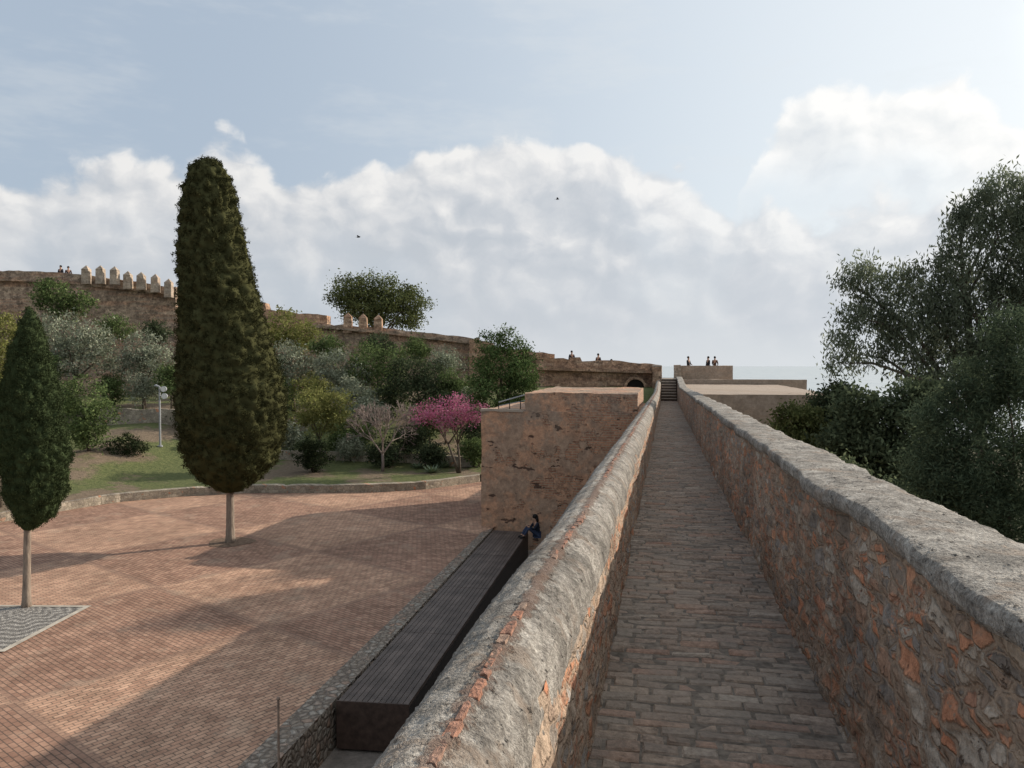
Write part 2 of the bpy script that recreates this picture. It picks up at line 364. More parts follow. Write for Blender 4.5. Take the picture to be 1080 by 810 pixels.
me=MB(); K=128; me.v=[(math.cos(2*math.pi*j/K)*r,math.sin(2*math.pi*j/K)*r,-100) for r in (300,1500,6000,20000,70000) for j in range(K)]
me.f=[(i*K+j,(i+1)*K+j,(i+1)*K+(j+1)%K,i*K+(j+1)%K) for i in range(4) for j in range(K)]
tag(me.build('sea_water',M_sea),kind='structure')

# ------------------------------------------------ WALKWAY
YE=62.0; YS=56.4
g=G('worn_paving_brick'); v=g.obj(); ri=g.n('NewGeometry').outputs['Random Per Island']
c=g.ramp(ri,[(0,(.29,.22,.17)),(.3,(.39,.30,.235)),(.55,(.33,.275,.225)),(.8,(.44,.335,.255)),(.93,(.42,.255,.185)),(1,(.48,.41,.335))])
n1=g.noise(v,3,4,.65); n2=g.noise(v,30,4,.7)
c=g.mix(1.0,c,g.ramp(n2,[(.3,.55),(.7,1.32)]),'MULTIPLY'); c=g.mix(g.m('MULTIPLY',g.ss(n1,.46,.66),.6),c,(.235,.20,.17))
c=g.mix(g.m('MULTIPLY',g.ss(g.noise(v,1.1,3),.5,.62),.35),c,(.43,.37,.305))
M_wb=g.surf(c,.85,bump=g.m('ADD',n2,n1),bd=.016)
M_mort=plain('walkway_mortar',(.20,.17,.14),.95,.5,sc=20)
mb=MB(); y=-1.5; row=0
while y<YS:
    h=.092+random.uniform(-.018,.016); x=-.36-random.uniform(0,.25)
    while x<.86:
        L=random.choice([.22,.25,.27,.17,.29,.12]); x0=max(x,-.36); x1=min(x+L,.87)
        if x1-x0>.04 and random.random()>.02:
            gp=.003+random.uniform(0,.004); zz=wz(y)+random.uniform(-.009,.004); t1=random.uniform(-.006,.006);t2=random.uniform(-.005,.005)
            jy=random.uniform(-.008,.008); sk=random.uniform(-.006,.006)
            a,b,cc,dd=x0+gp,x1-gp,y+gp+jy,y+h-gp+jy
            e=random.uniform(.005,.015); e2_=random.uniform(.005,.015)
            vs=[(a,cc,zz-.05),(b,cc+sk,zz-.05),(b,dd+sk,zz-.05),(a,dd,zz-.05),(a,cc,zz-.010+t1),(b,cc+sk,zz-.010-t1),(b,dd+sk,zz-.010-t1+t2),(a,dd,zz-.010+t1+t2),(a+e,cc+e2_,zz+t1),(b-e2_,cc+e+sk,zz-t1),(b-e,dd-e+sk,zz-t1+t2),(a+e2_,dd-e2_,zz+t1+t2)]
            mb.add(vs,[(0,1,5,4),(1,2,6,5),(2,3,7,6),(3,0,4,7),(4,5,9,8),(5,6,10,9),(6,7,11,10),(7,4,8,11),(8,9,10,11)])
        x+=L
    y+=h; row+=1
tag(mb.build('walkway_path',M_wb),kind='structure')
mb=MB()
mb.add([(-.4,-1.6,wz(-1.6)-.009),(.9,-1.6,wz(-1.6)-.009),(.9,YE,wz(YE)-.009),(-.4,YE,wz(YE)-.009)],[(0,1,2,3)])
tag(mb.build('walkway_mortar_bed',M_mort),kind='structure')

# ------------------------------------------------ PARAPETS
ys=list(np.arange(-1.2,1.3,.06)); yy=1.3
while yy<YE: ys.append(yy); yy*=1.0065
ys.append(YE)
def resample(p,step):
    out=[]
    for a,b in zip(p[:-1],p[1:]):
        L=math.dist(a,b); k=max(1,int(L/step))
        out+=[(a[0]+(b[0]-a[0])*i/k,a[1]+(b[1]-a[1])*i/k) for i in range(k)]
    return out+[p[-1]]
def wsum(x,y,z,amp,seed,rough=0.):
    w1=mn.noise(Vector((seed,y*.55,0)))*amp; w2=mn.noise(Vector((seed+9,y*.7,3)))*amp*1.1
    k=mn.noise(Vector((x*3+seed,y*1.6,z*3)))*amp*.8; k2=mn.noise(Vector((x*8+seed,y*5,z*8)))*amp*.45
    rx=0.
    if rough: rx=(mn.noise(Vector((seed,y*7,z*14)))+.6*mn.noise(Vector((seed,y*16,z*30))))*rough
    return w1+k+k2*.6,w2+k+k2,rx
def sweep(name,prof,mat,parent,step=.014,amp=.02,seed=0,flip=False,rough=0.,zr=0.3):
    pr=resample(prof,step); n=len(pr); V=[]
    for y in ys:
        for x,z in pr:
            a,b,rx=wsum(x,y,z,amp,seed,rough); V.append((x+a+rx,y,wz(y)+z+b+rise(y)*(1 if z>zr else 0)))
    V=np.array(V); m=len(ys)
    i=np.arange(m-1)[:,None]*n+np.arange(n-1)[None,:]; i=i.ravel()
    Q=np.stack([i,i+1,i+n+1,i+n],1)
    if flip: Q=Q[:,::-1]
    return fastmesh(name,V,Q,mat,parent,True)
tl=thing('parapet_wall',(-.52,30,3),'long low parapet left of the walkway with rounded grey-brown top and worn red brick seam','parapet wall')
sweep('wall_face',[(-.315,-.1),(-.33,.3),(-.34,.60),(-.37,.70)],M_rubL,tl,seed=3,step=.018,rough=.015)
sweep('coping',[(-.335,.60),(-.34,.67),(-.365,.74),(-.42,.795),(-.49,.825),(-.56,.825),(-.625,.795),(-.675,.74),(-.70,.66),(-.715,.45)],M_copL,tl,step=.010,seed=5,amp=.022)
sweep('outer_face',[(-.68,.50),(-.71,.3),(-.73,-.2)],M_rubL,tl,step=.05,seed=6)
g=G('seam_brick'); v=g.obj(); ri=g.n('NewGeometry').outputs['Random Per Island']
n=g.noise(v,35,4,.7); M_seam=g.surf(g.mix(1.0,g.ramp(ri,[(0,(.42,.21,.14)),(.6,(.36,.20,.145)),(1,(.38,.28,.215))]),g.ramp(n,[(.3,.4),(.7,1.25)]),'MULTIPLY'),.95,bump=n,bd=.02)
mb=MB(); y=1.0
while y<50:
    L=random.uniform(.04,.15); keep=mn.noise(Vector((1.3,y*1.1,2)))>-.22
    if keep:
        xx=-.492; ax,az_,_=wsum(xx,y,.826,.022,5); xx+=.010*mn.noise(Vector((4,y*2.3,0)))
        W=random.uniform(.011,.021)
        zt=wz(y)+rise(y)+.826+az_+.008+random.uniform(-.004,.002)
        a=[(-W,-L/2),(0,-L/2*random.uniform(.8,1.05)),(W,-L/2*.9),(W*random.uniform(.7,1.1),L/2*.9),(0,L/2),(-W*random.uniform(.7,1.1),L/2*.85)]
        a=[(p*1.0+random.uniform(-.003,.003),q+random.uniform(-.008,.008)) for p,q in a]
        vs=[(xx+ax+p*1.3,y+q,zt-.05) for p,q in a]+[(xx+ax+p*.75,y+q*.9,zt+random.uniform(-.003,.003)) for p,q in a]
        mb.add(vs,[(0,1,2,3,4,5)[::-1],(6,7,8,9,10,11)]+[(i,(i+1)%6,6+(i+1)%6,6+i) for i in range(6)])
    y+=L*.97+random.uniform(.0,.03)
mb.build('brick_seam',M_seam,tl)
tr=thing('parapet_wall',(.95,30,3),'taller rubble stone parapet right of the walkway with flat grey mortar coping','parapet wall')
sweep('wall_face',[(.84,1.06),(.83,.5),(.81,-.1)],M_rub,tr,seed=13,step=.014,amp=.022,rough=.016)
sweep('coping',[(1.20,.85),(1.20,1.06),(1.19,1.09),(1.12,1.105),(.95,1.112),(.82,1.112),(.79,1.105),(.778,1.085),(.780,1.045),(.80,1.02),(.84,1.0)],M_cop,tr,step=.010,seed=15,amp=.024)
sweep('outer_face',[(1.18,-.2),(1.175,.9)],M_rub,tr,step=.05,seed=16)
mb=MB(); 
for (x0,x1) in ((-.72,1.17),):
    vs=[]
    for y in (-3.0,YE+1):
        vs+=[(x0-.08,y,-4),(x1+.08,y,-4),(x1,y,wz(y)-.06),(x0,y,wz(y)-.06)]
    mb.add(vs,[(0,1,2,3),(7,6,5,4),(0,3,7,4),(1,5,6,2),(3,2,6,7),(0,4,5,1)])
tag(mb.build('rampart_wall',M_rubB),'tall stone rampart carrying the brick walkway between its two parapets','rampart')

# ------------------------------------------------ PLAZA
def bricks_floor(name):
    g=G(name); v=g.obj(); mp=g.n('Mapping',{'Vector':v,'Rotation':(0,0,R(28)),'Location':(0,0,.5)}).outputs[0]
    ck=g.n('TexChecker',{'Vector':mp,'Scale':1/5.2,'Color1':(0,0,0,1),'Color2':(1,1,1,1)}).outputs[0]
    s=g.n('SeparateXYZ',{0:mp}); sw=g.n('CombineXYZ',{0:s.outputs[1],1:s.outputs[0],2:0.0}).outputs[0]
    flat=g.n('CombineXYZ',{0:s.outputs[0],1:s.outputs[1],2:0.0}).outputs[0]
    vec=g.mix(ck,flat,sw)
    bt=g.n('TexBrick',{'Vector':vec,'Color1':(.55,.35,.245,1),'Color2':(.39,.23,.16,1),'Mortar':(.20,.145,.11,1),'Scale':1.0,'Mortar Size':.010,'Brick Width':.22,'Row Height':.108,'Mortar Smooth':.2,'Bias':.0})
    col=bt.outputs['Color']
    n1=g.noise(v,.35,4,.65,0,'2D'); n2=g.noise(v,2.2,4,.7,0,'2D')
    col=g.mix(1.0,col,g.ramp(n1,[(.35,.82),(.65,1.10)]),'MULTIPLY'); col=g.mix(1.0,col,g.ramp(n2,[(.3,.76),(.7,1.2)]),'MULTIPLY')
    dc=g.mix(ck,(.80,.76,.755),(1.06,1.04,1.01)); col=g.mix(1.0,col,dc,'MULTIPLY')
    def edge_(o): 
        f=g.m('FRACT',g.m('MULTIPLY',o,1/5.2)); return g.m('LESS_THAN',g.m('MINIMUM',f,g.m('SUBTRACT',1,f)),.022)
    ed=g.m('MAXIMUM',edge_(s.outputs[0]),edge_(s.outputs[1])); col=g.mix(g.m('MULTIPLY',ed,.5),col,(.26,.165,.12))
    col=g.mix(g.m('MULTIPLY',g.ss(g.noise(v,.9,3,.6,0,'2D'),.58,.7),.25),col,(.44,.34,.25))
    return g.surf(col,.85,bump=g.m('ADD',g.m('SUBTRACT',1,bt.outputs['Fac']),g.m('MULTIPLY',n2,.4)),bd=.012)
M_pl=bricks_floor('plaza_brick')
CURB=[(-200,590),(-80,566),(0,551),(60,540),(120,530),(200,523),(260,520),(330,520),(400,519),(450,516),(508,508),(560,500)]
curb=[ground(a,b) for a,b in CURB]
P1=ground(252,810);P2=ground(508,562); bd_=(P2-P1).normalized(); P0=P1-bd_*14
poly=[P0,P1,P2,Vector((-6.0,29.2,0)),Vector((-3,44,0))]+curb[::-1]+[Vector((-60,8,0)),Vector((-45,-12,0))]
me=bpy.data.meshes.new('plaza_pavement')
bm=bmesh.new(); f=bm.faces.new([bm.verts.new((p.x,p.y,0)) for p in poly]); bm.normal_update()
if f.normal.z<0: f.normal_flip()
bmesh.ops.triangulate(bm,faces=[f]); bm.to_mesh(me); bm.free(); me.materials.append(M_pl)
tag(link('plaza_pavement',me),kind='structure')
Q1=ground(300,797);Qa=ground(355,738);Q2=ground(520,558); qd=(Qa-Q1).normalized(); Q0=Q1-qd*14
g=G('river_cobble'); v=g.obj(); a=g.vor(v,7); b=g.vor(v,7,'DISTANCE_TO_EDGE'); sc=g.n('SeparateColor',{0:a.outputs['Color']})
cn=g.noise(v,12,4,.7)
col=g.mix(g.ss(b.outputs['Distance'],.02,.09),(.19,.155,.125),g.ramp(sc.outputs[0],[(0,(.26,.21,.17)),(.4,(.34,.28,.225)),(.7,(.38,.34,.29)),(1,(.40,.27,.20))]))
col=g.mix(1.0,col,g.ramp(cn,[(.3,.6),(.7,1.25)]),'MULTIPLY')
M_cob=g.surf(col,.9,bump=g.ss(b.outputs['Distance'],0,.25),bd=.04)
mb=MB(); mb.prism([P0+Vector((.0,0,0)),P1,P2,Q2,Qa,Q1,Q0][::-1],-.95,.03)
tag(mb.build('cobble_kerb',M_cob),kind='structure')
g=G('pit_floor'); v=g.obj(); mb=MB()
M_pit=g.surf(g.ramp(g.noise(v,4,5,.7),[(.3,(.16,.14,.12)),(.7,(.34,.29,.25))]),.95,bump=g.noise(v,12,3,.7),bd=.03)
mb.add([(-.7,-12,-.83),(-.7,29,-.83),(Q2.x-.3,29,-.83),(Q2.x-.3,Q2.y,-.83),(Q0.x-.3,Q0.y,-.83)],[(0,1,2,3,4)])
tag(mb.build('lower_ground',M_pit),kind='structure')
DA,DB,DC,DD=ground(356,739,.06),ground(431,743,.06),ground(557,561,.06),ground(521,559,.06)
t=thing('platform_deck',((DA+DC)/2)*1-Vector((0,0,.85)),'long low dark slatted platform lying beside the cobble strip','platform')
mb=MB(); mb.prism([DA,DB,DC,DD],-.8,-.02); mb.build('frame',M_black,t)
g=G('dark_slats'); v=g.obj(); ri=g.n('NewGeometry').outputs['Random Per Island']
M_slat=g.surf(g.mix(1.0,g.ramp(ri,[(0,(.09,.070,.060)),(1,(.13,.102,.088))]),g.ramp(g.noise(v,2,4,.6),[(.3,.7),(.7,1.4)]),'MULTIPLY'),.6,bump=g.noise(v,20,3),bd=.003,spec=.2)
NP=4
for k in range(NP):
    mb=MB(); u0=k/NP+.0006; u1=(k+1)/NP-.0006; ns=12
    for j in range(ns):
        w0=j/ns+.005; w1=(j+1)/ns-.005
        def q(u,w): return (DA.lerp(DD,u)).lerp(DB.lerp(DC,u),w)
        ps=[q(u0,w0),q(u0,w1),q(u1,w1),q(u1,w0)]
        mb.prism(ps,-.015,.06)
    mb.build('slat_panel',M_slat,t)
mb=MB(); mb.prism([DA+Vector((-.01,-.03,0)),DB+Vector((.01,-.03,0)),DB+Vector((.01,0.0,0)),DA+Vector((-.01,0.0,0))],-.78,.068); mb.build('front_board',plain('rusty_front',(.07,.046,.036),.6,.4),t)
p=ground(294,812,.03); mb=MB(); mb.tube([p+Vector((0,0,-.05)),p+Vector((0,0,1.05))],.017,8); mb.ell(p+Vector((0,0,1.06)),(.03,.03,.03),8,6)
tag(mb.build('metal_rod',plain('rusty_rod',(.30,.22,.17),.7,.3)),'thin upright metal rod on the cobble strip near the bottom edge','rod')
LC=[( (p.x*RT.x+p.y*RT.y), (p.x*FW.x+p.y*FW.y)) for p in curb]
def dcurb(l): 
    xs=[a for a,b in LC]; 
    return float(np.interp(l,xs,[b for a,b in LC]))
M_low=rubble('garden_wall_stone',scale=4,zs=1.6,bd=.04,mortar=(.38,.33,.255),brick=.05,patch=.7,stones=[(.36,.31,.24),(.43,.37,.29),(.31,.265,.215),(.47,.405,.32)])
mb=MB(); l=LC[0][0]; pts=[]
while l<LC[-2][0]: pts.append(l); l+=.5
for i in range(len(pts)-1):
    a=cf(pts[i],dcurb(pts[i]),0);b=cf(pts[i+1],dcurb(pts[i+1]),0); h=.36+.05*mn.noise(Vector((i*.7,0,0))); h2=.36+.05*mn.noise(Vector(((i+1)*.7,0,0)))
    n=FW*.5
    vs=[a-Vector((0,0,.3)),b-Vector((0,0,.3)),b+n-Vector((0,0,.3)),a+n-Vector((0,0,.3)),a+Vector((0,0,h)),b+Vector((0,0,h2)),b+n+Vector((0,0,h2)),a+n+Vector((0,0,h))]
    mb.add(vs,[(0,1,5,4),(4,5,6,7),(2,3,7,6)]+([(0,4,7,3)] if i==0 else [])+([(1,2,6,5)] if i==len(pts)-2 else []))
tag(mb.build('garden_wall',M_low),'low curving stone wall between the brick plaza and the lawn','low wall')
def gz(l,D):
    dc=dcurb(l); t=max(0,min(1,(D-dc-5)/(60-dc-5))); t=t*t*(3-2*t); ze=2.6+1.2*max(0,min(1,(l+25)/25))
    return .34+.02*max(0,D-dc)+(ze-.3)*t+.12*mn.noise(Vector((l*.25,D*.25,0)))*min(1,max(0,(D-dc)/3))
g=G('garden_soil'); v=g.obj()
n1=g.noise(v,.22,3,.6); n2=g.noise(v,5,5,.75); n3=g.noise(v,.9,3,.65)
soil=g.ramp(n2,[(.3,(.13,.10,.07)),(.7,(.26,.195,.135))]); grass=g.ramp(n2,[(.3,(.07,.085,.034)),(.5,(.12,.137,.052)),(.75,(.19,.19,.08))])
col=g.mix(g.ss(g.m('ADD',n1,g.m('MULTIPLY',n3,.35)),.66,.76),grass,soil)
M_gar=g.surf(col,.95,bump=n2,bd=.1)
V=[];cols=120;rows=60
lats=np.linspace(-62,14,cols)
for l in lats:
    dc=dcurb(l)+.25
    for j in range(rows): D=dc+(80-dc)*(j/(rows-1))**1.3; p=cf(l,D,gz(l,D)); V.append(tuple(p))
i=(np.arange(cols-1)[:,None]*rows+np.arange(rows-1)[None,:]).ravel()
tag(fastmesh('garden_ground',np.array(V),np.stack([i,i+rows,i+rows+1,i+1],1),M_gar,None,True),kind='structure')

# ------------------------------------------------ TOWER BLOCK
t=thing('brick_tower',(-3.7,30,0),'square worn red plaster and brick block at the far end of the dark platform','tower')
def wallface(mb,x0,x1,y0,y1,z0,z1,step=.35,amp=.05,topamp=.08):
    def grid(a,b,c,nu,nv):
        vs=[];
        for i in range(nu+1):
            for j in range(nv+1):
                p=a+(b-a)*(i/nu)+(c-a)*(j/nv); nn=Vector((mn.noise(p*.9),mn.noise(p*.9+Vector((7,1,3))),mn.noise(p*1.3+Vector((2,8,1)))*1.2))*amp
                nn+=Vector((mn.noise(p*3.1),mn.noise(p*3.1+Vector((7,1,3))),mn.noise(p*3.3+Vector((2,8,1)))*1.2))*amp*.6; vs.append(p+nn)
        fs=[(i*(nv+1)+j,(i+1)*(nv+1)+j,(i+1)*(nv+1)+j+1,i*(nv+1)+j+1) for i in range(nu) for j in range(nv)]
        mb.add(vs,fs)
    V3=Vector; k=lambda L:max(1,int(L/step))
    grid(V3((x0,y0,z0)),V3((x1,y0,z0)),V3((x0,y0,z1)),k(x1-x0),k(z1-z0))
    grid(V3((x0,y1,z0)),V3((x0,y0,z0)),V3((x0,y1,z1)),k(y1-y0),k(z1-z0))
    grid(V3((x1,y0,z0)),V3((x1,y1,z0)),V3((x1,y0,z1)),k(y1-y0),k(z1-z0))
    grid(V3((x1,y1,z0)),V3((x0,y1,z0)),V3((x1,y1,z1)),k(x1-x0),k(z1-z0))
    grid(V3((x0,y0,z1)),V3((x1,y0,z1)),V3((x0,y1,z1)),k(x1-x0),k(y1-y0))
g=G('tower_plaster'); v=g.obj(); s=g.n('SeparateXYZ',{0:v})
hv=g.n('CombineXYZ',{0:g.m('ADD',s.outputs[0],s.outputs[1]),1:s.outputs[2],2:0.0}).outputs[0]
bt=g.n('TexBrick',{'Vector':hv,'Color1':(.54,.285,.175,1),'Color2':(.34,.175,.115,1),'Mortar':(.44,.32,.225,1),'Scale':1.0,'Mortar Size':.018,'Brick Width':.30,'Row Height':.09,'Mortar Smooth':.3})
n1=g.noise(hv,.9,5,.7,0,'2D'); n2=g.noise(v,7,5,.75); n3=g.noise(hv,1.0,6,.66,0,'2D')
pl=g.mix(g.ss(n1,.42,.58),(.57,.335,.215),(.45,.31,.22)); pl=g.mix(g.m('MULTIPLY',g.ss(g.noise(hv,2.2,4,.7,0,'2D'),.48,.62),.55),pl,(.32,.22,.16))
expo=g.ss(g.m('ADD',n3,g.m('MULTIPLY',g.m('SUBTRACT',s.outputs[0],-3.4),.045)),.515,.535)
col=g.mix(expo,pl,bt.outputs['Color'])
rim=g.m('MULTIPLY',g.ss(expo,.0,.5),g.ss(expo,1.0,.5)); col=g.mix(g.m('MULTIPLY',rim,.6),col,(.14,.08,.06))
hole=g.ss(g.noise(g.vm('MULTIPLY',hv,(1,2.4,1)),1.2,4,.6,0,'2D'),.67,.69); col=g.mix(g.m('MULTIPLY',hole,.85),col,(.08,.05,.04))
zt=g.ss(s.outputs[2],3.2,4.3); col=g.mix(g.m('MULTIPLY',g.m('MULTIPLY',zt,g.ss(n1,.40,.55)),.5),col,(.28,.225,.18))
col=g.mix(1.0,col,g.ramp(n2,[(.3,.65),(.7,1.25)]),'MULTIPLY')
M_tow=g.surf(col,.95,bump=g.m('SUBTRACT',g.m('ADD',g.m('MULTIPLY',n2,.5),g.m('MULTIPLY',n3,.6)),g.m('ADD',hole,g.m('MULTIPLY',expo,.4))),bd=.06)
mb=MB(); wallface(mb,-6.72,-.82,28.5,35.5,-.9,4.30,step=.2,amp=.022); mb.build('lower_block',M_tow,t)
mb=MB(); wallface(mb,-5.10,-1.0,28.72,37,4.1,4.96,step=.15,amp=.035); mb.build('upper_block',M_tow,t)
mb=MB(); wallface(mb,-6.75,-5.15,28.46,28.70,4.27,4.36,step=.1,amp=.025); mb.build('edge_coping',M_cap,t)
a=at(526,432,30.5); a.z=4.28
t=thing('metal_railing',a,'thin metal stair railing on top of the brick tower block','railing')
e=Vector((1.25,.2,0))
for k in range(4): 
    mb=MB(); mb.tube([a+e*(k/3),a+e*(k/3)+Vector((0,0,.28+.12*k))],.02,6); mb.build('post',M_black,t)
mb=MB()
mb.tube([a+Vector((0,0,.28)),a+e+Vector((0,0,.64))],.025,6); mb.build('handrail',M_grey,t)
mb=MB(); mb.tube([a+Vector((0,0,.14)),a+e+Vector((0,0,.40))],.016,6); mb.build('lower_rail',M_grey,t)

# ------------------------------------------------ FAR WALLS
def far_wall(label,pts,zb,mat,merl=None,name='fortress_wall',thick=1.4,band=None,amp=.12,ms=(.62,.72),batter=.0,mm=None):
    P=[at(*p) for p in pts]; base=P[0].copy(); base.z=zb
    t=thing(name,base,label,'fortress wall'); cols=[]
    for a,b in zip(P[:-1],P[1:]):
        k=max(1,int((b-a).length/.4)); cols+=[a.lerp(b,i/k) for i in range(k)]
    cols.append(P[-1]); rows=14; V=[];
    for p in cols:
        top=p.z+amp*mn.noise(p*.8)+amp*.8*mn.noise(p*2.7)
        for j in range(rows+1):
            z=zb+(top-zb)*j/rows; q=Vector((p.x,p.y,z)); q-=FW*(.22*mn.noise(q*.45)+.12*mn.noise(q*1.6)+batter*(1-j/rows)); V.append(q)
        V.append(Vector((p.x,p.y,top))+FW*thick); V.append(Vector((p.x,p.y,zb))+FW*thick)
    n=rows+3; mb=MB(); mb.v=[tuple(v) for v in V]
    for i in range(len(cols)-1):
        for j in range(n-1): mb.f.append((i*n+j,(i+1)*n+j,(i+1)*n+j+1,i*n+j+1))
    L=(len(cols)-1)*n
    mb.f.append(tuple(range(n))[::-1]); mb.f.append(tuple(L+j for j in range(n)))
    mb.build('wall_face',mat,t)
    for (px,py,D) in merl or []:
        c=at(px,py,D); w,h=ms; hh=h*random.uniform(.92,1.08)
        mb=MB(); mb.box((c.x,c.y,c.z-hh/2-.35),(w,.55,hh+.5),YAW,.93); m_=mb.build('merlon',mm or M_mas3,t)
        mb=MB(); z0=c.z-.11; A=[Vector((c.x,c.y,z0))+RT*a*w*.49+FW*b*.29 for a,b in ((-1,-1),(1,-1),(1,1),(-1,1))]
        mb.add(A+[Vector((c.x,c.y,c.z+.26))],[(0,1,4),(1,2,4),(2,3,4),(3,0,4),(3,2,1,0)]); o=mb.build('merlon_cap',mm or M_mas3,m_)
    if band:
        mb=MB()
        for a,b in zip(band[:-1],band[1:]):
            A=at(*a);B=at(*b); n_=FW*.35; u=Vector((0,0,.22))
            mb.add([A-n_,B-n_,B+n_,A+n_,A-n_+u,B-n_+u,B+n_+u,A+n_+u],[(3,2,1,0),(4,5,6,7),(0,1,5,4),(1,2,6,5),(2,3,7,6),(3,0,4,7)])
        mb.build('string_course',mat,t)
    return t
far_wall('highest dark stone fortress wall at the far left with a row of pointed merlons',[(-140,282,64),(-20,284,65),(60,287,66),(84,289,66),(130,295,67),(185,303,68)],1.0,M_mas,
   [(91,283,65.8),(106,283,65.9),(121,284,66),(135,289,66.5),(149,290,66.6),(164,292,66.8),(178,297,67)],band=[(-140,293,63.8),(60,298,65.8),(186,312,67.8)],batter=.8)
far_wall('stepped fortress wall between the tall cypress and the three pointed merlons',[(186,305,70),(230,313,70),(279,320,70),(281,326,70),(330,331,70),(345,333,70)],1.0,M_mas2)
far_wall('long brown fortress wall with three pointed merlons under the round tree',[(326,339,66),(352,343,66),(362,343,66),(405,346,66),(440,350,66),(505,357,66)],1.0,M_mas,
   [(367,333,65.9),(383,334,65.9),(399,335,65.9)],ms=(.70,.8),band=[(326,345,65.9),(405,352,65.9),(505,364,65.9)],batter=.6,mm=M_mas2)
far_wall('short brown fortress wall behind the bushy conical tree',[(495,358,65),(520,361,65),(522,366,65),(560,370,65),(585,374,65)],1.0,M_mas2)
tw=far_wall('straight reddish fortress wall joining the far end of the walkway',[(566,377,64),(600,379,64),(602,377,64),(612,377,64),(614,381,64),(648,381,64),(697,384,64)],1.0,M_mas2,band=[(566,390,63.9),(697,394,63.9)])
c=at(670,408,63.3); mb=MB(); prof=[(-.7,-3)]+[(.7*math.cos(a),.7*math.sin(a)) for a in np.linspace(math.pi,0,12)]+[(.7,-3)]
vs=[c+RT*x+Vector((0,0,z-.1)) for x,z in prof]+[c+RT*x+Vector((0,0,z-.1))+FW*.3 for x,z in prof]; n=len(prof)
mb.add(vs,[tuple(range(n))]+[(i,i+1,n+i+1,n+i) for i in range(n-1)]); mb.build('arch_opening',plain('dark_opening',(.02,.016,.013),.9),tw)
mb=MB(); vs=[];
ang=np.linspace(math.pi,0,13)
for a in ang:
    for r in (.72,.90):
        for f in (-.12,.2): vs.append(c+RT*r*math.cos(a)+Vector((0,0,r*math.sin(a)-.1))+FW*f)
fs=[]
for i in range(12):
    b=i*4; fs+=[(b,b+2,b+6,b+4),(b+2,b+3,b+7,b+6),(b+1,b,b+4,b+5)]
mb.add(vs,fs); mb.build('arch_ring',M_mas2,tw)

t=thing('stone_steps',(.25,YS,wz(YS)),'narrow flight of stone steps at the far end of the walkway','steps')
M_ris=plain('dark_riser',(.11,.085,.07),.9); M_trd=plain('worn_tread',(.46,.39,.32),.9,.2)
z0_=wz(YS)
for k in range(8):
    z1=z0_+.19*(k+1); y0=YS+k*.42
    mb=MB(); mb.box((.24,y0+.21,z1-.62),(1.04,.418,1.16)); st=mb.build('step',M_ris,t)
    mb=MB(); mb.box((.24,y0+.20,z1-.02),(1.06,.44,.04)); mb.build('tread',M_trd,st)
zl=z0_+.19*8
mb=MB(); mb.box((.24,(YS+8*.42+64.2)/2,zl-.6),(1.04,64.2-YS-8*.42,1.2)); mb.build('landing',M_trd,t)
t=thing('stone_pillar',(-.65,63,3),'square reddish stone pillar left of the steps at the end of the walkway','pillar')
mb=MB(); wallface(mb,-1.0,-.30,62.1,65.3,2,5.9,amp=.03); mb.build('shaft',M_mas2,t)
mb=MB(); mb.box((-.65,63.7,5.94),(.74,3.3,.08),0,.95); mb.build('cap',M_cap,t)
t=thing('stone_bastion',(3,67,0),'square stone lookout platform right of the steps where people stand','bastion')
mb=MB(); wallface(mb,1.17,5.2,64.2,71,-3,5.15,amp=.02); mb.build('body',M_capm,t)
mb=MB(); wallface(mb,1.17,5.2,64.2,64.65,5.12,5.95,amp=.02,step=.3); mb.build('parapet',M_capm,t)
mb=MB(); wallface(mb,4.8,5.2,64.66,71,5.12,5.95,amp=.02); mb.build('parapet',M_capm,t)
mb=MB(); wallface(mb,.66,1.15,62.1,65.6,2,6.0,amp=.03); mb.build('stair_wall',M_mas3,t)
t=thing('terrace_block',(6,50,0),'flat topped brown stone terrace right of the walkway in front of the sea','terrace')
mb=MB(); wallface(mb,1.3,8.3,41,62,-4,4.52,step=.8,amp=.02); mb.build('body',M_capm,t)
mb=MB(); wallface(mb,1.3,10.4,62.2,62.8,-2,4.90,amp=.015,step=.6); mb.build('rear_parapet',M_capm,t)

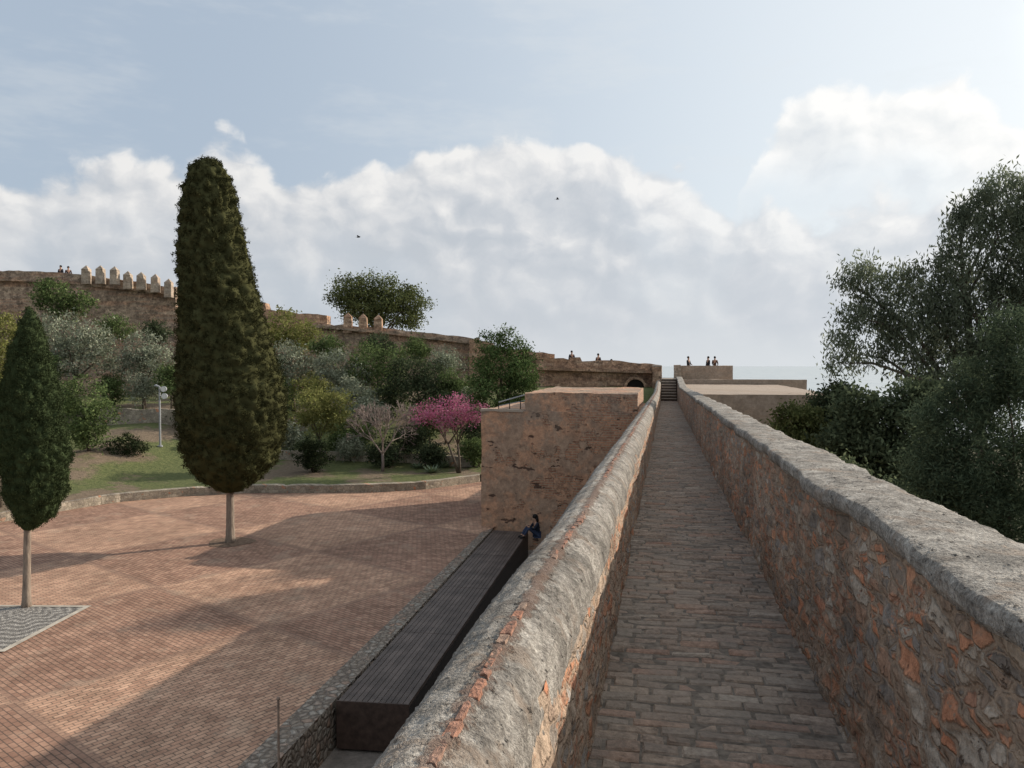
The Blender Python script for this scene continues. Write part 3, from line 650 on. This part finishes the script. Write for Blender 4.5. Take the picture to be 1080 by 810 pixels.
# ------------------------------------------------ CYPRESSES
def cypress(label,bx,by,yl,left,right,ncl,per,cl,leaf,mat,bark,trunk_r,fr,la=.36,core=.86):
    b=ground(bx,by); D=(b-CP).dot(RM@Vector((0,0,-1))); s=D/F
    root=thing('cypress_tree',b,label,'cypress tree')
    def prof(y): return (np.interp(y,yl,left),np.interp(y,yl,right))
    def pos(y,th,k):
        l,r=prof(y); c=(l+r)/2; w=(r-l)/2*s
        z=(by-y)*s; ctr=b+RT*((c-bx)*s)+Vector((0,0,z))
        dd=RT*math.cos(th)+FW*math.sin(th); p=ctr+dd*w*k
        return ctr,dd,w,p
    P=[];O=[]
    y0,y1=yl[0],yl[-1]
    ws=[(prof(y)[1]-prof(y)[0]) for y in np.linspace(y0,y1,60)]; cum=np.cumsum(ws)/sum(ws)
    def lump(p):
        vd,_=mn.voronoi(Vector((p.x*fr,p.y*fr,p.z*fr*.7)))
        v2,_=mn.voronoi(Vector((p.x*fr*2.3,p.y*fr*2.3,p.z*fr*1.8+5)))
        return (.42-min(vd[0],.85))*la+(.4-min(v2[0],.8))*la*.7
    for i in range(ncl):
        y=float(np.interp(random.random(),cum,np.linspace(y0,y1,60))); th=random.uniform(0,2*math.pi)
        ctr,dd,w,p=pos(y,th,1.0); k=min(w,1.0)/w if w>0 else 1
        p=ctr+dd*w*(.97+lump(p)*k-random.uniform(0,.04)); P.append(p); O.append(dd*.55+Vector((0,0,.9)))
    P=np.array(P);O=np.array(O)
    Lp=np.repeat(P,per,0)+rng.normal(size=(len(P)*per,3))*np.array([1,1,1.2])*cl
    V,Q=leafquads(Lp,leaf,.5,outdir=np.repeat(O,per,0))
    m=150;k_=96;cv=[];
    for i in range(m+1):
        y=y0+(y1-y0)*i/m
        for j in range(k_):
            ctr,dd,w,p=pos(y,2*math.pi*j/k_,1); k=min(w,1.0)/w if w>0 else 1
            cv.append(ctr+dd*w*(core+.06+lump(p)*k))
    base=len(V); cf_=np.array([(i*k_+j,i*k_+(j+1)%k_,(i+1)*k_+(j+1)%k_,(i+1)*k_+j) for i in range(m) for j in range(k_)])+base
    fastmesh('crown',np.concatenate([V,np.array([tuple(x) for x in cv])]),np.concatenate([Q,cf_]),mat,root)
    mb=MB(); h=(by-(y1-40))*s; cx=((left[-1]+right[-1])/2-bx)*s
    pts=[b+RT*cx*(u**1.2)+Vector((0,0,h*u-.1*(u==0))) for u in (0,.06,.2,.45,.7,1)]
    mb.tube(pts,[trunk_r*1.6,trunk_r*1.15,trunk_r,trunk_r*.93,trunk_r*.9,trunk_r*.7],12)
    for k_ in range(5):
        a=k_*1.3; q=pts[4]; mb.tube([q,q+(RT*math.cos(a)+FW*math.sin(a))*.5+Vector((0,0,.7))],[trunk_r*.4,trunk_r*.15],6)
    mb.build('trunk',bark,root,True); return b,s
b1,s1=cypress('tall dense dark olive-green cypress standing alone on the brick plaza',243,572,[171,174,180,190,205,225,250,300,350,400,430,460,490,505,518],
  [217,210,205,200,196,193,191,190,190,189,187,189,199,212,232],[231,237,242,247,252,256,261,272,285,300,305,303,291,277,255],6200,24,.032,.024,M_leafC,M_barkG,.14,3.2,la=.30)
b2,s2=cypress('small green cypress with pale bare trunk by the pebble mosaic at left',28,640,[326,333,346,370,420,480,520,545,558],
  [34,30,24,15,5,3,9,18,26],[38,42,47,54,65,73,70,57,37],3800,22,.028,.020,M_leafC2,M_barkG,.09,4.2,la=.26)
mb=MB(); mb.add([b1+Vector((math.cos(a)*.75*(1+.15*math.sin(3*a)),math.sin(a)*.75,.012)) for a in np.linspace(0,2*math.pi,24)[:-1]],[tuple(range(23))])
tag(mb.build('soil_patch',plain('brown_soil',(.17,.115,.08),.95,.5)),kind='structure')
g=G('pebble_mosaic'); v=g.obj(); vo=g.vor(v,26,dim='2D'); ed=g.vor(v,26,'DISTANCE_TO_EDGE',dim='2D')
ce=b2+Vector((0,0,0)); dv=g.n('SeparateXYZ',{0:g.vm('SUBTRACT',v,tuple(ce))})
an=g.m('ARCTAN2',dv.outputs[1],dv.outputs[0]); rr=g.m('POWER',g.m('ADD',g.m('POWER',dv.outputs[0],2.0),g.m('POWER',dv.outputs[1],2.0)),.5)
pt=g.m('SINE',g.m('ADD',g.m('MULTIPLY',rr,22.0),g.m('MULTIPLY',g.m('SINE',g.m('MULTIPLY',an,16.0)),2.2)))
pc=g.mix(g.ss(g.m('ADD',pt,g.m('MULTIPLY',g.m('SUBTRACT',vo.outputs['Distance'],.4),2.5)),-.2,.6),(.19,.175,.16),(.44,.41,.365)); pc=g.mix(1.0,pc,g.ramp(g.n('SeparateColor',{0:vo.outputs['Color']}).outputs[0],[(0,.6),(1,1.3)]),'MULTIPLY')
pc=g.mix(g.ss(ed.outputs['Distance'],.10,.02),pc,(.18,.16,.14)); M_mosa=g.surf(pc,.7,bump=ed.outputs['Distance'],bd=.02)
mb=MB()
q=[ground(-70,640),ground(88,641),ground(2,686),ground(-160,690)]
cen=sum(q,Vector())/4
mb.add([(p+Vector((0,0,.010))) for p in q],[(0,1,2,3)][::1]); o=mb.build('mosaic_pavement',M_mosa); 
tag(o,kind='structure')
M_fr=plain('pale_stone_frame',(.46,.41,.34),.8,.3,sc=3)
mb=MB()
for i in range(4):
    a,b=q[i],q[(i+1)%4]; ao=cen+(a-cen)*1.08; bo=cen+(b-cen)*1.08
    mb.add([a+Vector((0,0,.02)),b+Vector((0,0,.02)),bo+Vector((0,0,.02)),ao+Vector((0,0,.02))],[(0,1,2,3)])
tag(mb.build('mosaic_border_pavement',M_fr),kind='structure')

# ------------------------------------------------ TREES & SHRUBS
def plant(name,label,cat,D,lobes,base,mat,n,cr,per,size,bark=M_barkD,tr=.1,asp=.45,droop=0,group=None,zb=None,flat=.9,limbs=True,stems=1,inner=.45,lk=1.0,every=1,cz=.7):
    s=D/F; bp=at(base,385,D)
    if zb is None:
        l=bp.dot(RT); bp.z=gz(l,bp.dot(FW))-.05
    else: bp.z=zb
    root=thing(name,bp,label,cat,group)
    LB=[]
    for i,(x,y,r) in enumerate(lobes):
        LB.append((at(x,y,D)+FW*random.uniform(-.5,.5)*r*s,r*s))
    crown('crown' if cat not in('shrub','bush') else 'foliage',LB,n,cr,per,size,mat,root,asp,droop,flat,inner,cz)
    mb=MB(); top=sum((c for c,r in LB),Vector())/len(LB)
    for k in range(stems):
        off=RT*(k-(stems-1)/2)*.25
        fork=bp+(top-bp)*.5+off*2+Vector((random.uniform(-.1,.1),0,0))
        mb.tube([bp+off*.3,bp.lerp(fork,.5)+off*.5+RT*random.uniform(-.06,.06),fork],[tr*1.3/stems**.5,tr/stems**.5,tr*.75/stems**.5],8)
        if limbs:
            for c,r in (LB if stems==1 else LB[k::stems])[::every]:
                L=(c-fork).length; mid=fork.lerp(c,.5)+Vector((random.uniform(-.08,.08)*L,random.uniform(-.08,.08)*L,.12*L)); m2=fork.lerp(c,.78)+Vector((random.uniform(-.05,.05)*L,0,.10*L))
                mb.tube([fork,mid,m2,c+Vector((0,0,r*.1))],[tr*.5*lk,tr*.28*lk,tr*.18*lk,tr*.05*lk],6)
    mb.build('trunk' if cat not in('shrub','bush') else 'stem',bark,root,True); return root
plant('olive_tree','broad grey-green olive tree below the tall wall at far left','tree',54,[(70,352,24),(95,360,22),(60,372,18),(104,378,17),(80,378,22)],80,M_leafO,170,.32,40,.10,tr=.16)
plant('olive_tree','smaller grey olive tree just left of the tall cypress','tree',54,[(150,366,18),(168,378,16),(138,383,15),(155,392,16)],152,M_leafO,120,.28,40,.09,tr=.12)
plant('evergreen_tree','dark green tree against the highest fortress wall above the olives','tree',61,[(60,308,15),(84,318,13),(44,314,11),(72,325,15)],64,M_leafG,110,.30,40,.11,tr=.16)
plant('garden_tree','leafy tree cut by the left edge behind the small cypress','tree',31,[(2,345,16),(12,375,18),(2,410,22),(-4,440,22)],-4,M_leafY,190,.2,40,.06,tr=.12)
plant('leafy_tree','round dark leafy tree between the two cypresses','tree',41,[(92,418,24),(84,446,24),(108,440,20),(95,462,15)],93,M_leafG,180,.22,40,.075,tr=.09)
plant('round_bush','small rounded dark bush on the lawn between the cypresses','bush',42,[(126,474,13),(144,476,13),(134,467,12)],134,M_leafB,120,.11,40,.05,tr=.05)
plant('leafy_tree','yellow-green tree right behind the tall cypress below the wall','tree',60,[(300,344,20),(320,352,17),(290,356,15),(312,362,16)],306,M_leafY,130,.30,38,.10,tr=.12)
plant('olive_tree','grey-green olive tree immediately right of the tall cypress','tree',54,[(305,380,20),(324,388,19),(300,402,18)],310,M_leafO,130,.30,38,.09,tr=.14)
plant('olive_tree','olive tree between the grey olive and the dark leafy shrubs','tree',53,[(352,386,21),(370,396,19),(345,404,18)],356,M_leafO,130,.30,38,.09,tr=.14)
plant('leafy_tree','dark green spreading tree in front of the long wall left of centre','tree',53,[(390,378,19),(414,384,19),(380,392,15),(402,400,20)],398,M_leafG,140,.30,38,.09,tr=.14)
plant('leafy_tree','dark green tree left of the bushy conical tree','tree',51,[(436,392,22),(460,402,21),(420,406,17),(447,414,22)],442,M_leafD,170,.30,38,.09,tr=.14)
plant('conifer_tree','dense bushy conical tree above the brick tower block','tree',48,[(534,360,12),(516,366,13),(548,374,15),(530,386,24),(510,394,15),(552,394,16),(525,408,24),(548,412,20),(505,412,13)],530,leaf_mat('conifer_leaf',[(.055,.085,.032),(.095,.14,.05),(.14,.19,.07)],.15),420,.22,44,.075,tr=.16,flat=1.15)
plant('garden_tree','low round yellow-green tree with dark trunk above the dark bush','tree',43,[(328,428,21),(354,430,20),(340,442,18),(318,440,11)],338,M_leafY,150,.22,40,.07,tr=.08)
plant('round_bush','dark clipped round bush beside the lawn right of the tall cypress','bush',41,[(323,478,15),(337,479,15),(330,472,15),(330,486,13)],330,M_leafB,190,.10,38,.05,tr=.06)
plant('flowering_tree','magenta flowering small tree with two dark stems beside the brick tower block','tree',41,[(453,432,16),(480,427,19),(502,434,14),(470,443,17),(446,441,11),(494,444,13)],484,M_leafP,145,.19,32,.055,tr=.09,stems=2,flat=.6)
plant('round_tree','large round-topped tree rising behind the long fortress wall','tree',76,[(368,308,20),(392,304,18),(414,312,22),(436,320,17),(385,322,20),(405,324,20),(428,332,18),(356,314,11),(372,325,16),(395,334,16)],400,leaf_mat('far_tree_leaf',[(.075,.09,.04),(.12,.14,.055),(.17,.185,.08)],.2),520,.42,44,.12,tr=.3,zb=4,inner=.25)
SH=[(285,47,445,18,M_leafG,'low green shrub just right of the tall cypress trunk top'),(372,46,455,18,M_leafG,'shrub left of the bare twiggy tree'),
    (434,44,460,15,M_leafD,'dark shrub right of the bare twiggy tree'),(500,44,448,18,M_leafD,'dark shrub behind the right side of the magenta tree'),(452,46,440,18,M_leafG,'shrub behind the left side of the magenta tree'),
    (412,52,420,18,M_leafD,'dark shrub behind the top of the bare twiggy tree'),(150,52,408,16,M_leafO,'grey shrub above the terrace wall near the lamp post'),(120,54,408,15,M_leafG,'green shrub above the terrace wall beside the dark leafy tree'),
    (20,50,408,24,M_leafG,'green shrub at left behind the small cypress'),(290,52,414,22,M_leafG,'shrub under the grey olive by the tall cypress'),(330,50,412,20,M_leafY,'yellowish shrub above the yellow-green garden tree'),
    (372,50,415,20,M_leafO,'grey-green shrub below the middle olive tree'),(480,50,405,18,M_leafG,'shrub between the dark tree and the conical tree'),(210,48,440,20,M_leafD,'dark shrub partly hidden behind the tall cypress'),
    (305,46,458,13,M_leafO,'low grey shrub left of the yellow-green garden tree base'),(360,45,468,12,M_leafG,'low shrub between the dark clipped bush and the bare tree'),(388,48,434,15,M_leafO,'greyish shrub just left of the bare tree top'),
    (470,48,428,16,M_leafD,'dark shrub above the magenta blossoms'),(495,49,425,16,M_leafO,'grey-green shrub under the conical tree at the tower edge'),(40,52,385,20,M_leafG,'tall green shrub left of the broad olive tree'),
    (30,46,440,20,M_leafG,'green shrub low at left behind the small cypress crown'),(180,52,398,16,M_leafG,'green shrub between the small olive and the tall cypress'),(60,48,420,16,M_leafD,'dark shrub below the broad olive tree'),
    (455,43,478,10,M_leafD,'low dark plant under the magenta tree left stem'),(283,53,385,16,M_leafD,'dark shrub hugging the right side of the tall cypress'),(345,56,365,15,M_leafG,'shrub below the long wall above the middle olive'),(470,58,380,15,M_leafO,'pale shrub below the long wall near the conical tree'),
    (120,60,345,15,M_leafG,'green shrub against the highest wall between the two left olives'),(165,60,350,13,M_leafD,'dark shrub against the highest wall beside the tall cypress'),(400,60,364,14,M_leafD,'dark shrub against the long wall below the merlons'),(440,60,368,13,M_leafG,'green shrub against the long wall right of the merlons'),
    (405,43,478,11,M_leafD,'low dark plant at the foot of the bare tree'),(500,43,474,12,M_leafG,'low green plant between the magenta tree and the tower block'),
    (370,44,470,10,M_leafO,'low grey plant between two shrubs left of the bare tree'),(60,44,470,13,M_leafG,'low green shrub behind the lower left cypress crown edge')]
for (x,D,y,r,m,lb) in SH:
    plant('garden_shrub',lb,'shrub',D,[(x-r*.5,y,r*.7),(x+r*.5,y+2,r*.7),(x,y-r*.3,r*.7),(x,y+r*.5,r*.8)],x,m,90,.22,34,.08,tr=.05,group='shrubs on the garden slope')
bp=at(403,385,41.5); bp.z=gz(bp.dot(RT),bp.dot(FW))-.05
root=thing('bare_tree',bp,'leafless twiggy grey-brown tree in the garden beside the magenta tree','tree'); mbt=MB(); mbc=MB()
def grow(mb,p,d,L,r,lv):
    e=p+d*L; mb.tube([p,p.lerp(e,.5)+Vector([random.uniform(-.05,.05)*L for _ in range(3)]),e],[r,r*.85,r*.65],5 if lv<3 else 3,cap=False)
    if lv>=6: return
    for k in range(3):
        nd=(d+Vector([random.gauss(0,.42) for _ in range(3)])+Vector((0,0,.05))).normalized()
        grow(mb,e,nd,L*random.uniform(.66,.86),max(.012,r*.62),lv+1)
mbt.tube([bp,bp+Vector((.03,0,.5)),bp+Vector((0,0,1.05))],[.09,.075,.065],8)
for k in range(4):
    a=k*1.57+.4; grow(mbc,bp+Vector((0,0,.95)),Vector((math.cos(a)*.7,math.sin(a)*.7,1)).normalized(),.85,.05,1)
mbt.build('trunk',M_twig,root,True); mbc.build('crown',M_twig,root)
M_aga=plain('agave_leaf',(.18,.23,.14),.5,.3)
for (px,D,lb,sz) in [(455,41.0,'spiky agave beside the low wall left of the magenta tree',.75),(468,43.0,'spiky agave higher on the bank behind the magenta tree',.7),(440,42.6,'small spiky agave near the bare twiggy tree',.5)]:
    b=at(px,385,D); b.z=gz(b.dot(RT),b.dot(FW))-.03; mb=MB()
    for k in range(26):
        a=k*2.4; up=.25+.9*(k/26); dd=Vector((math.cos(a),math.sin(a),up)).normalized(); sd=dd.cross(Vector((0,0,1))).normalized(); L=sz*random.uniform(.8,1.1)
        nn=sd.cross(dd)*.02
        vs=[b+sd*.04,b-sd*.04,b+dd*L*.45+sd*.06,b+dd*L*.45-sd*.06,b+dd*L,b+dd*L*.45-nn]
        mb.add(vs,[(0,2,5,1),(1,5,3),(2,4,5),(5,4,3)])
    tag(mb.build('agave_plant',M_aga),lb,'agave','agaves on the garden bank')
plant('gum_tree','large open-crowned grey-green tree at the right edge against the sky','tree',34,
 [(1045,222,26),(1015,248,24),(1070,262,32),(1030,300,30),(1000,280,19),(978,300,21),(950,300,18),(915,292,18),(893,298,12),(925,322,19),(898,335,15),(885,362,14),(880,384,10),(955,338,23),(985,340,25),(1060,330,38),(1010,365,30),(1100,240,38),(1120,310,60),(945,372,21),(975,395,24),(1040,390,40),(1045,200,13),(1072,205,16),(1090,220,22),(1000,320,22),(905,375,14),(1062,188,9),(1020,225,14),(935,345,16)],1075,M_leafE,1500,.23,44,.10,tr=.34,droop=.5,asp=.30,zb=-3.2,inner=.5,lk=.75,every=2,cz=1.35)
plant('pine_tree','dense green conifer close behind the right parapet','tree',17,
 [(1060,350,28),(1080,385,40),(1040,400,32),(1015,430,30),(1075,440,48),(1000,465,32),(1040,480,42),(1090,500,50),(1000,505,36),(1050,540,46),(985,440,19),(978,490,25),(1010,540,40),(1085,570,40),(975,525,32)],1090,M_leafN,1300,.13,50,.055,tr=.16,asp=.24,zb=-3.2,inner=.4,lk=.5,every=3,cz=1.0)
plant('leafy_tree','leafy green tree in the middle of the thicket beyond the right parapet','tree',26,
 [(905,430,24),(935,450,28),(925,480,34),(955,500,34),(895,465,24),(900,500,30),(960,450,26),(940,525,36),(985,530,30),(955,420,18),(980,415,18)],930,M_leafM,640,.22,46,.085,tr=.15,zb=-3.2,every=3)
plant('leafy_tree','yellowish green leafy tree leftmost in the thicket beyond the right parapet','tree',30,
 [(832,442,18),(855,447,18),(848,468,24),(828,462,16),(865,490,26),(845,495,26)],850,leaf_mat('mixed_leaf',[(.075,.09,.035),(.13,.145,.055),(.18,.185,.08)],.3),340,.20,40,.08,tr=.12,zb=-3.2)
plant('leafy_tree','dark tree with upright crown in front of the sea right of the terrace','tree',32,
 [(882,418,17),(870,434,19),(890,444,21),(860,458,18),(885,474,28)],876,M_leafD,330,.22,40,.08,tr=.14,zb=-3.2)
plant('leafy_tree','low leafy tree just outside the right parapet below the thicket','tree',21,
 [(900,515,26),(930,535,30),(965,550,30),(1000,570,34),(880,500,20)],940,M_leafM,420,.18,42,.065,tr=.1,zb=-3.2,every=2)

def low_wall(label,pts,h):
    mb=MB()
    P=[]
    for px,D in pts:
        p=at(px,385,D); p.z=gz(p.dot(RT),p.dot(FW)); P.append(p)
    for a,b in zip(P[:-1],P[1:]):
        k=max(1,int((b-a).length/.6))
        for i in range(k):
            A=a.lerp(b,i/k);B=a.lerp(b,(i+1)/k); ha=h*(1+.12*mn.noise(A*2)); hb=h*(1+.12*mn.noise(B*2)); n=FW*.4; dn=Vector((0,0,-.6))
            vs=[A+dn,B+dn,B+n+dn,A+n+dn,A+Vector((0,0,ha)),B+Vector((0,0,hb)),B+n+Vector((0,0,hb)),A+n+Vector((0,0,ha))]
            mb.add(vs,[(0,1,5,4),(4,5,6,7),(2,3,7,6),(0,4,7,3),(1,2,6,5)])
    return tag(mb.build('terrace_wall',M_low),label,'low wall')
low_wall('low stone terrace wall on the slope behind the lamp post',[(60,49),(110,48),(190,48),(215,48)],1.05)
low_wall('long low terrace wall across the garden bank behind the magenta tree',[(290,44.5),(360,44),(430,43.8),(507,43)],.5)
b=at(168,385,44); b.z=gz(b.dot(RT),b.dot(FW)); t=thing('lamp_post',b,'slender grey lamp post with two spotlights on the garden lawn','lamp post')
H=6-(408-385)/F*44+0.0-b.z
mb=MB(); mb.tube([b,b+Vector((0,0,H))],[.06,.05],10); mb.tube([b,b+Vector((0,0,.08))],.14,12); mb.build('pole',M_grey,t)
M_lite=plain('pale_lamp_glass',(.7,.7,.68),.3,.05)
for k,(dz,dx) in enumerate(((-.12,.22),(-.52,.26))):
    c=b+Vector((0,0,H+dz)); mb=MB(); mb.tube([c,c+RT*dx],.025,6); q=c+RT*(dx+.05); mb.tube([q+FW*.12,q-FW*.03,q-FW*.14],[.10,.16,.17],14); o=mb.build('spotlight',M_grey,t)
    mb=MB(); mb.tube([q-FW*.141,q-FW*.15],.15,14); mb.build('lens',M_lite,o)
mb=MB(); mb.tube([b+Vector((0,0,H)),b+Vector((0,0,H+.08))-RT*.2,b+Vector((0,0,H+.05))-RT*.3],[.05,.07,.04],8); mb.build('top_bracket',M_grey,t)

# ------------------------------------------------ PEOPLE
M_skin=plain('skin',(.45,.27,.19),.6,.05); M_hair=plain('dark_hair',(.012,.01,.009),.5,.2)
def cloth(c): return plain('cloth',c,.85,.15)
def skin_mesh(name,joints,edges,mat,parent=None,loc=None,rz=0,lv=1,root=0):
    me=bpy.data.meshes.new(name); me.from_pydata([j[0] for j in joints],edges,[]); me.update(); me.materials.append(mat)
    o=bpy.data.objects.new(name,me); C.objects.link(o)
    if parent: o.parent=parent
    if loc is not None: o.location=loc; o.rotation_euler=(0,0,rz)
    m=o.modifiers.new('Skin','SKIN'); m.use_smooth_shade=True
    if not me.skin_vertices:
        return o
    for i,j in enumerate(joints):
        r=j[1]; r=(r,r) if not hasattr(r,'__len__') else r
        me.skin_vertices[0].data[i].radius=r; me.skin_vertices[0].data[i].use_root=(i==root)
    o.modifiers.new('Subdivision','SUBSURF').levels=lv; o.modifiers[-1].render_levels=lv
    return o
def person(label,loc,rz,top,legs,sit=False,scale=1.0,hairlong=False,group=None,skirt=False,arms=0.):
    if not sit:
        J={'pel':(0,0,.95),'waist':(0,0,1.08),'chest':(0,.0,1.32),'neck':(0,0,1.49),'head0':(0,-.01,1.57),'head1':(0,-.015,1.68),
           'nose':(0,-.085,1.62)}
        for s,k in ((-1,'l'),(1,'r')):
            J.update({'hip'+k:(s*.09,0,.90),'knee'+k:(s*.10,-.03,.50),'ank'+k:(s*.10,.02,.09),'toe'+k:(s*.11,-.14,.03),
              'sh'+k:(s*.18,0,1.42),'el'+k:(s*.24,-.02-arms*.1,1.14),'wr'+k:(s*(.23-arms*.1),-.08-arms*.28,.92+arms*.25),'ha'+k:(s*(.22-arms*.1),-.10-arms*.33,.83+arms*.33)})
    else:
        J={'pel':(0,0,.11),'waist':(0,-.02,.24),'chest':(0,-.06,.47),'neck':(0,-.08,.63),'head0':(0,-.11,.70),'head1':(0,-.13,.81),'nose':(0,-.205,.745)}
        for s,k in ((-1,'l'),(1,'r')):
            J.update({'hip'+k:(s*.09,-.03,.11),'knee'+k:(s*.12,-.42,.40),'ank'+k:(s*.11,-.62,.09),'toe'+k:(s*.12,-.78,.03),
              'sh'+k:(s*.17,-.06,.56),'el'+k:(s*.23,-.22,.36),'wr'+k:(s*.12,-.40,.44),'ha'+k:(s*.08,-.47,.46)})
    rad={'pel':.125,'waist':.11,'chest':(.135,.115),'neck':.05,'head0':.075,'head1':.085,'nose':.018,'hip':.085,'knee':.06,'ank':.042,'toe':.035,'sh':.06,'el':.043,'wr':.03,'ha':.036}
    E=[('pel','waist'),('waist','chest'),('chest','neck'),('neck','head0'),('head0','head1'),('head0','nose')]
    for k in 'lr': E+=[('pel','hip'+k),('hip'+k,'knee'+k),('knee'+k,'ank'+k),('ank'+k,'toe'+k),('chest','sh'+k),('sh'+k,'el'+k),('el'+k,'wr'+k),('wr'+k,'ha'+k)]
    def sub(keys,f):
        ks=[k for k in J if k in keys]; idx={k:i for i,k in enumerate(ks)}
        def rr(k):
            r=rad.get(k,rad.get(k[:-1])); return tuple(x*f for x in r) if hasattr(r,'__len__') else r*f
        return [(tuple(Vector(J[k])*1),rr(k)) for k in ks],[(idx[a],idx[b]) for a,b in E if a in idx and b in idx]
    jj,ee=sub(list(J),1.0); body=skin_mesh('person',jj,ee,M_skin,None,loc,rz); tag(body,label,'person',group); body.scale=(scale,)*3
    jj,ee=sub(['pel','waist','chest','shl','shr','ell','elr','wrl','wrr'],1.16); skin_mesh('jacket',jj,ee,cloth(top),body)
    jj,ee=sub(['pel','hipl','hipr','kneel','kneer','ankl','ankr'],1.14); skin_mesh('trousers',jj,ee,cloth(legs),body)
    for k in 'lr':
        a=Vector(J['ank'+k]); b=Vector(J['toe'+k]); mb=MB(); mb.tube([a+Vector((0,.03,-.03)),a.lerp(b,.5)+Vector((0,0,-.01)),b],[.055,.052,.035],8)
        o=mb.build('shoe',M_black,None,True); o.parent=body
    h=Vector(J['head1']); mb=MB(); mb.ell(h+Vector((0,.025,.01)),(.098,.108,.105),14,8)
    if hairlong: mb.tube([h+Vector((0,.05,0)),h+Vector((0,.10,-.15)),h+Vector((0,.09,-.36))],[.09,.085,.05],10)
    o=mb.build('hair',M_hair,None,True); o.parent=body
    return body
sp=ground(567,566,.07); person('person in dark top sitting on the far end of the dark platform',sp,R(-62),(.02,.025,.04),(.04,.055,.10),sit=True,hairlong=True,scale=.86)
def wallp(px,pyhead,D,lb,top,legs,rz,arms=0.,sc=1.):
    p=at(px,pyhead,D); p.z-=1.76*sc; person(lb,p,rz,top,legs,arms=arms,scale=sc)
wallp(603,370,64.7,'person in dark clothes standing alone on the straight far wall, left one',(.03,.03,.04),(.03,.03,.035),R(20))
wallp(631,373,64.7,'person in dark coat on the straight far wall, nearer the walkway',(.05,.04,.04),(.03,.03,.035),R(150))
wallp(645,379,66,'person low behind the far wall, closest to the walkway end',(.12,.10,.09),(.05,.05,.06),R(90))
wallp(726,376,66,'person in black at the left of the lookout platform',(.02,.02,.025),(.03,.03,.04),R(60),.6)
wallp(747,376,66.5,'person in dark jacket at the right side of the lookout platform, left of a pair',(.03,.03,.035),(.04,.04,.06),R(-60))
wallp(754,376,66.3,'person in brown top rightmost on the lookout platform',(.12,.07,.05),(.03,.03,.04),R(160),.5)
wallp(64,280,66.6,'person on the highest wall left of the merlons, left of a pair',(.04,.04,.05),(.03,.03,.04),R(0))
wallp(72,281,66.6,'person on the highest wall left of the merlons, right of a pair',(.08,.06,.06),(.03,.03,.04),R(40))
M_bird=plain('bird_feather',(.03,.03,.03),.7,.2)
for (px,py,D,lb) in [(378,250,60,'tiny dark bird flying in the left part of the sky'),(588,210,70,'tiny dark bird flying high above the middle clouds')]:
    c=at(px,py,D); mb=MB(); mb.ell(c,(.16,.05,.05),10,6)
    for s in (-1,1):
        mb.add([c+Vector((.08,0,.02)),c+Vector((-.06,0,.02)),c+Vector((-.05,s*.22,.10)),c+Vector((.06,s*.22,.11)),c+Vector((-.06,s*.48,.04))],[(0,1,2,3),(3,2,4)])
    mb.add([c+Vector((-.14,0,0)),c+Vector((-.27,.05,0)),c+Vector((-.27,-.05,0))],[(0,1,2)])
    tag(mb.build('flying_bird',M_bird),lb,'bird')
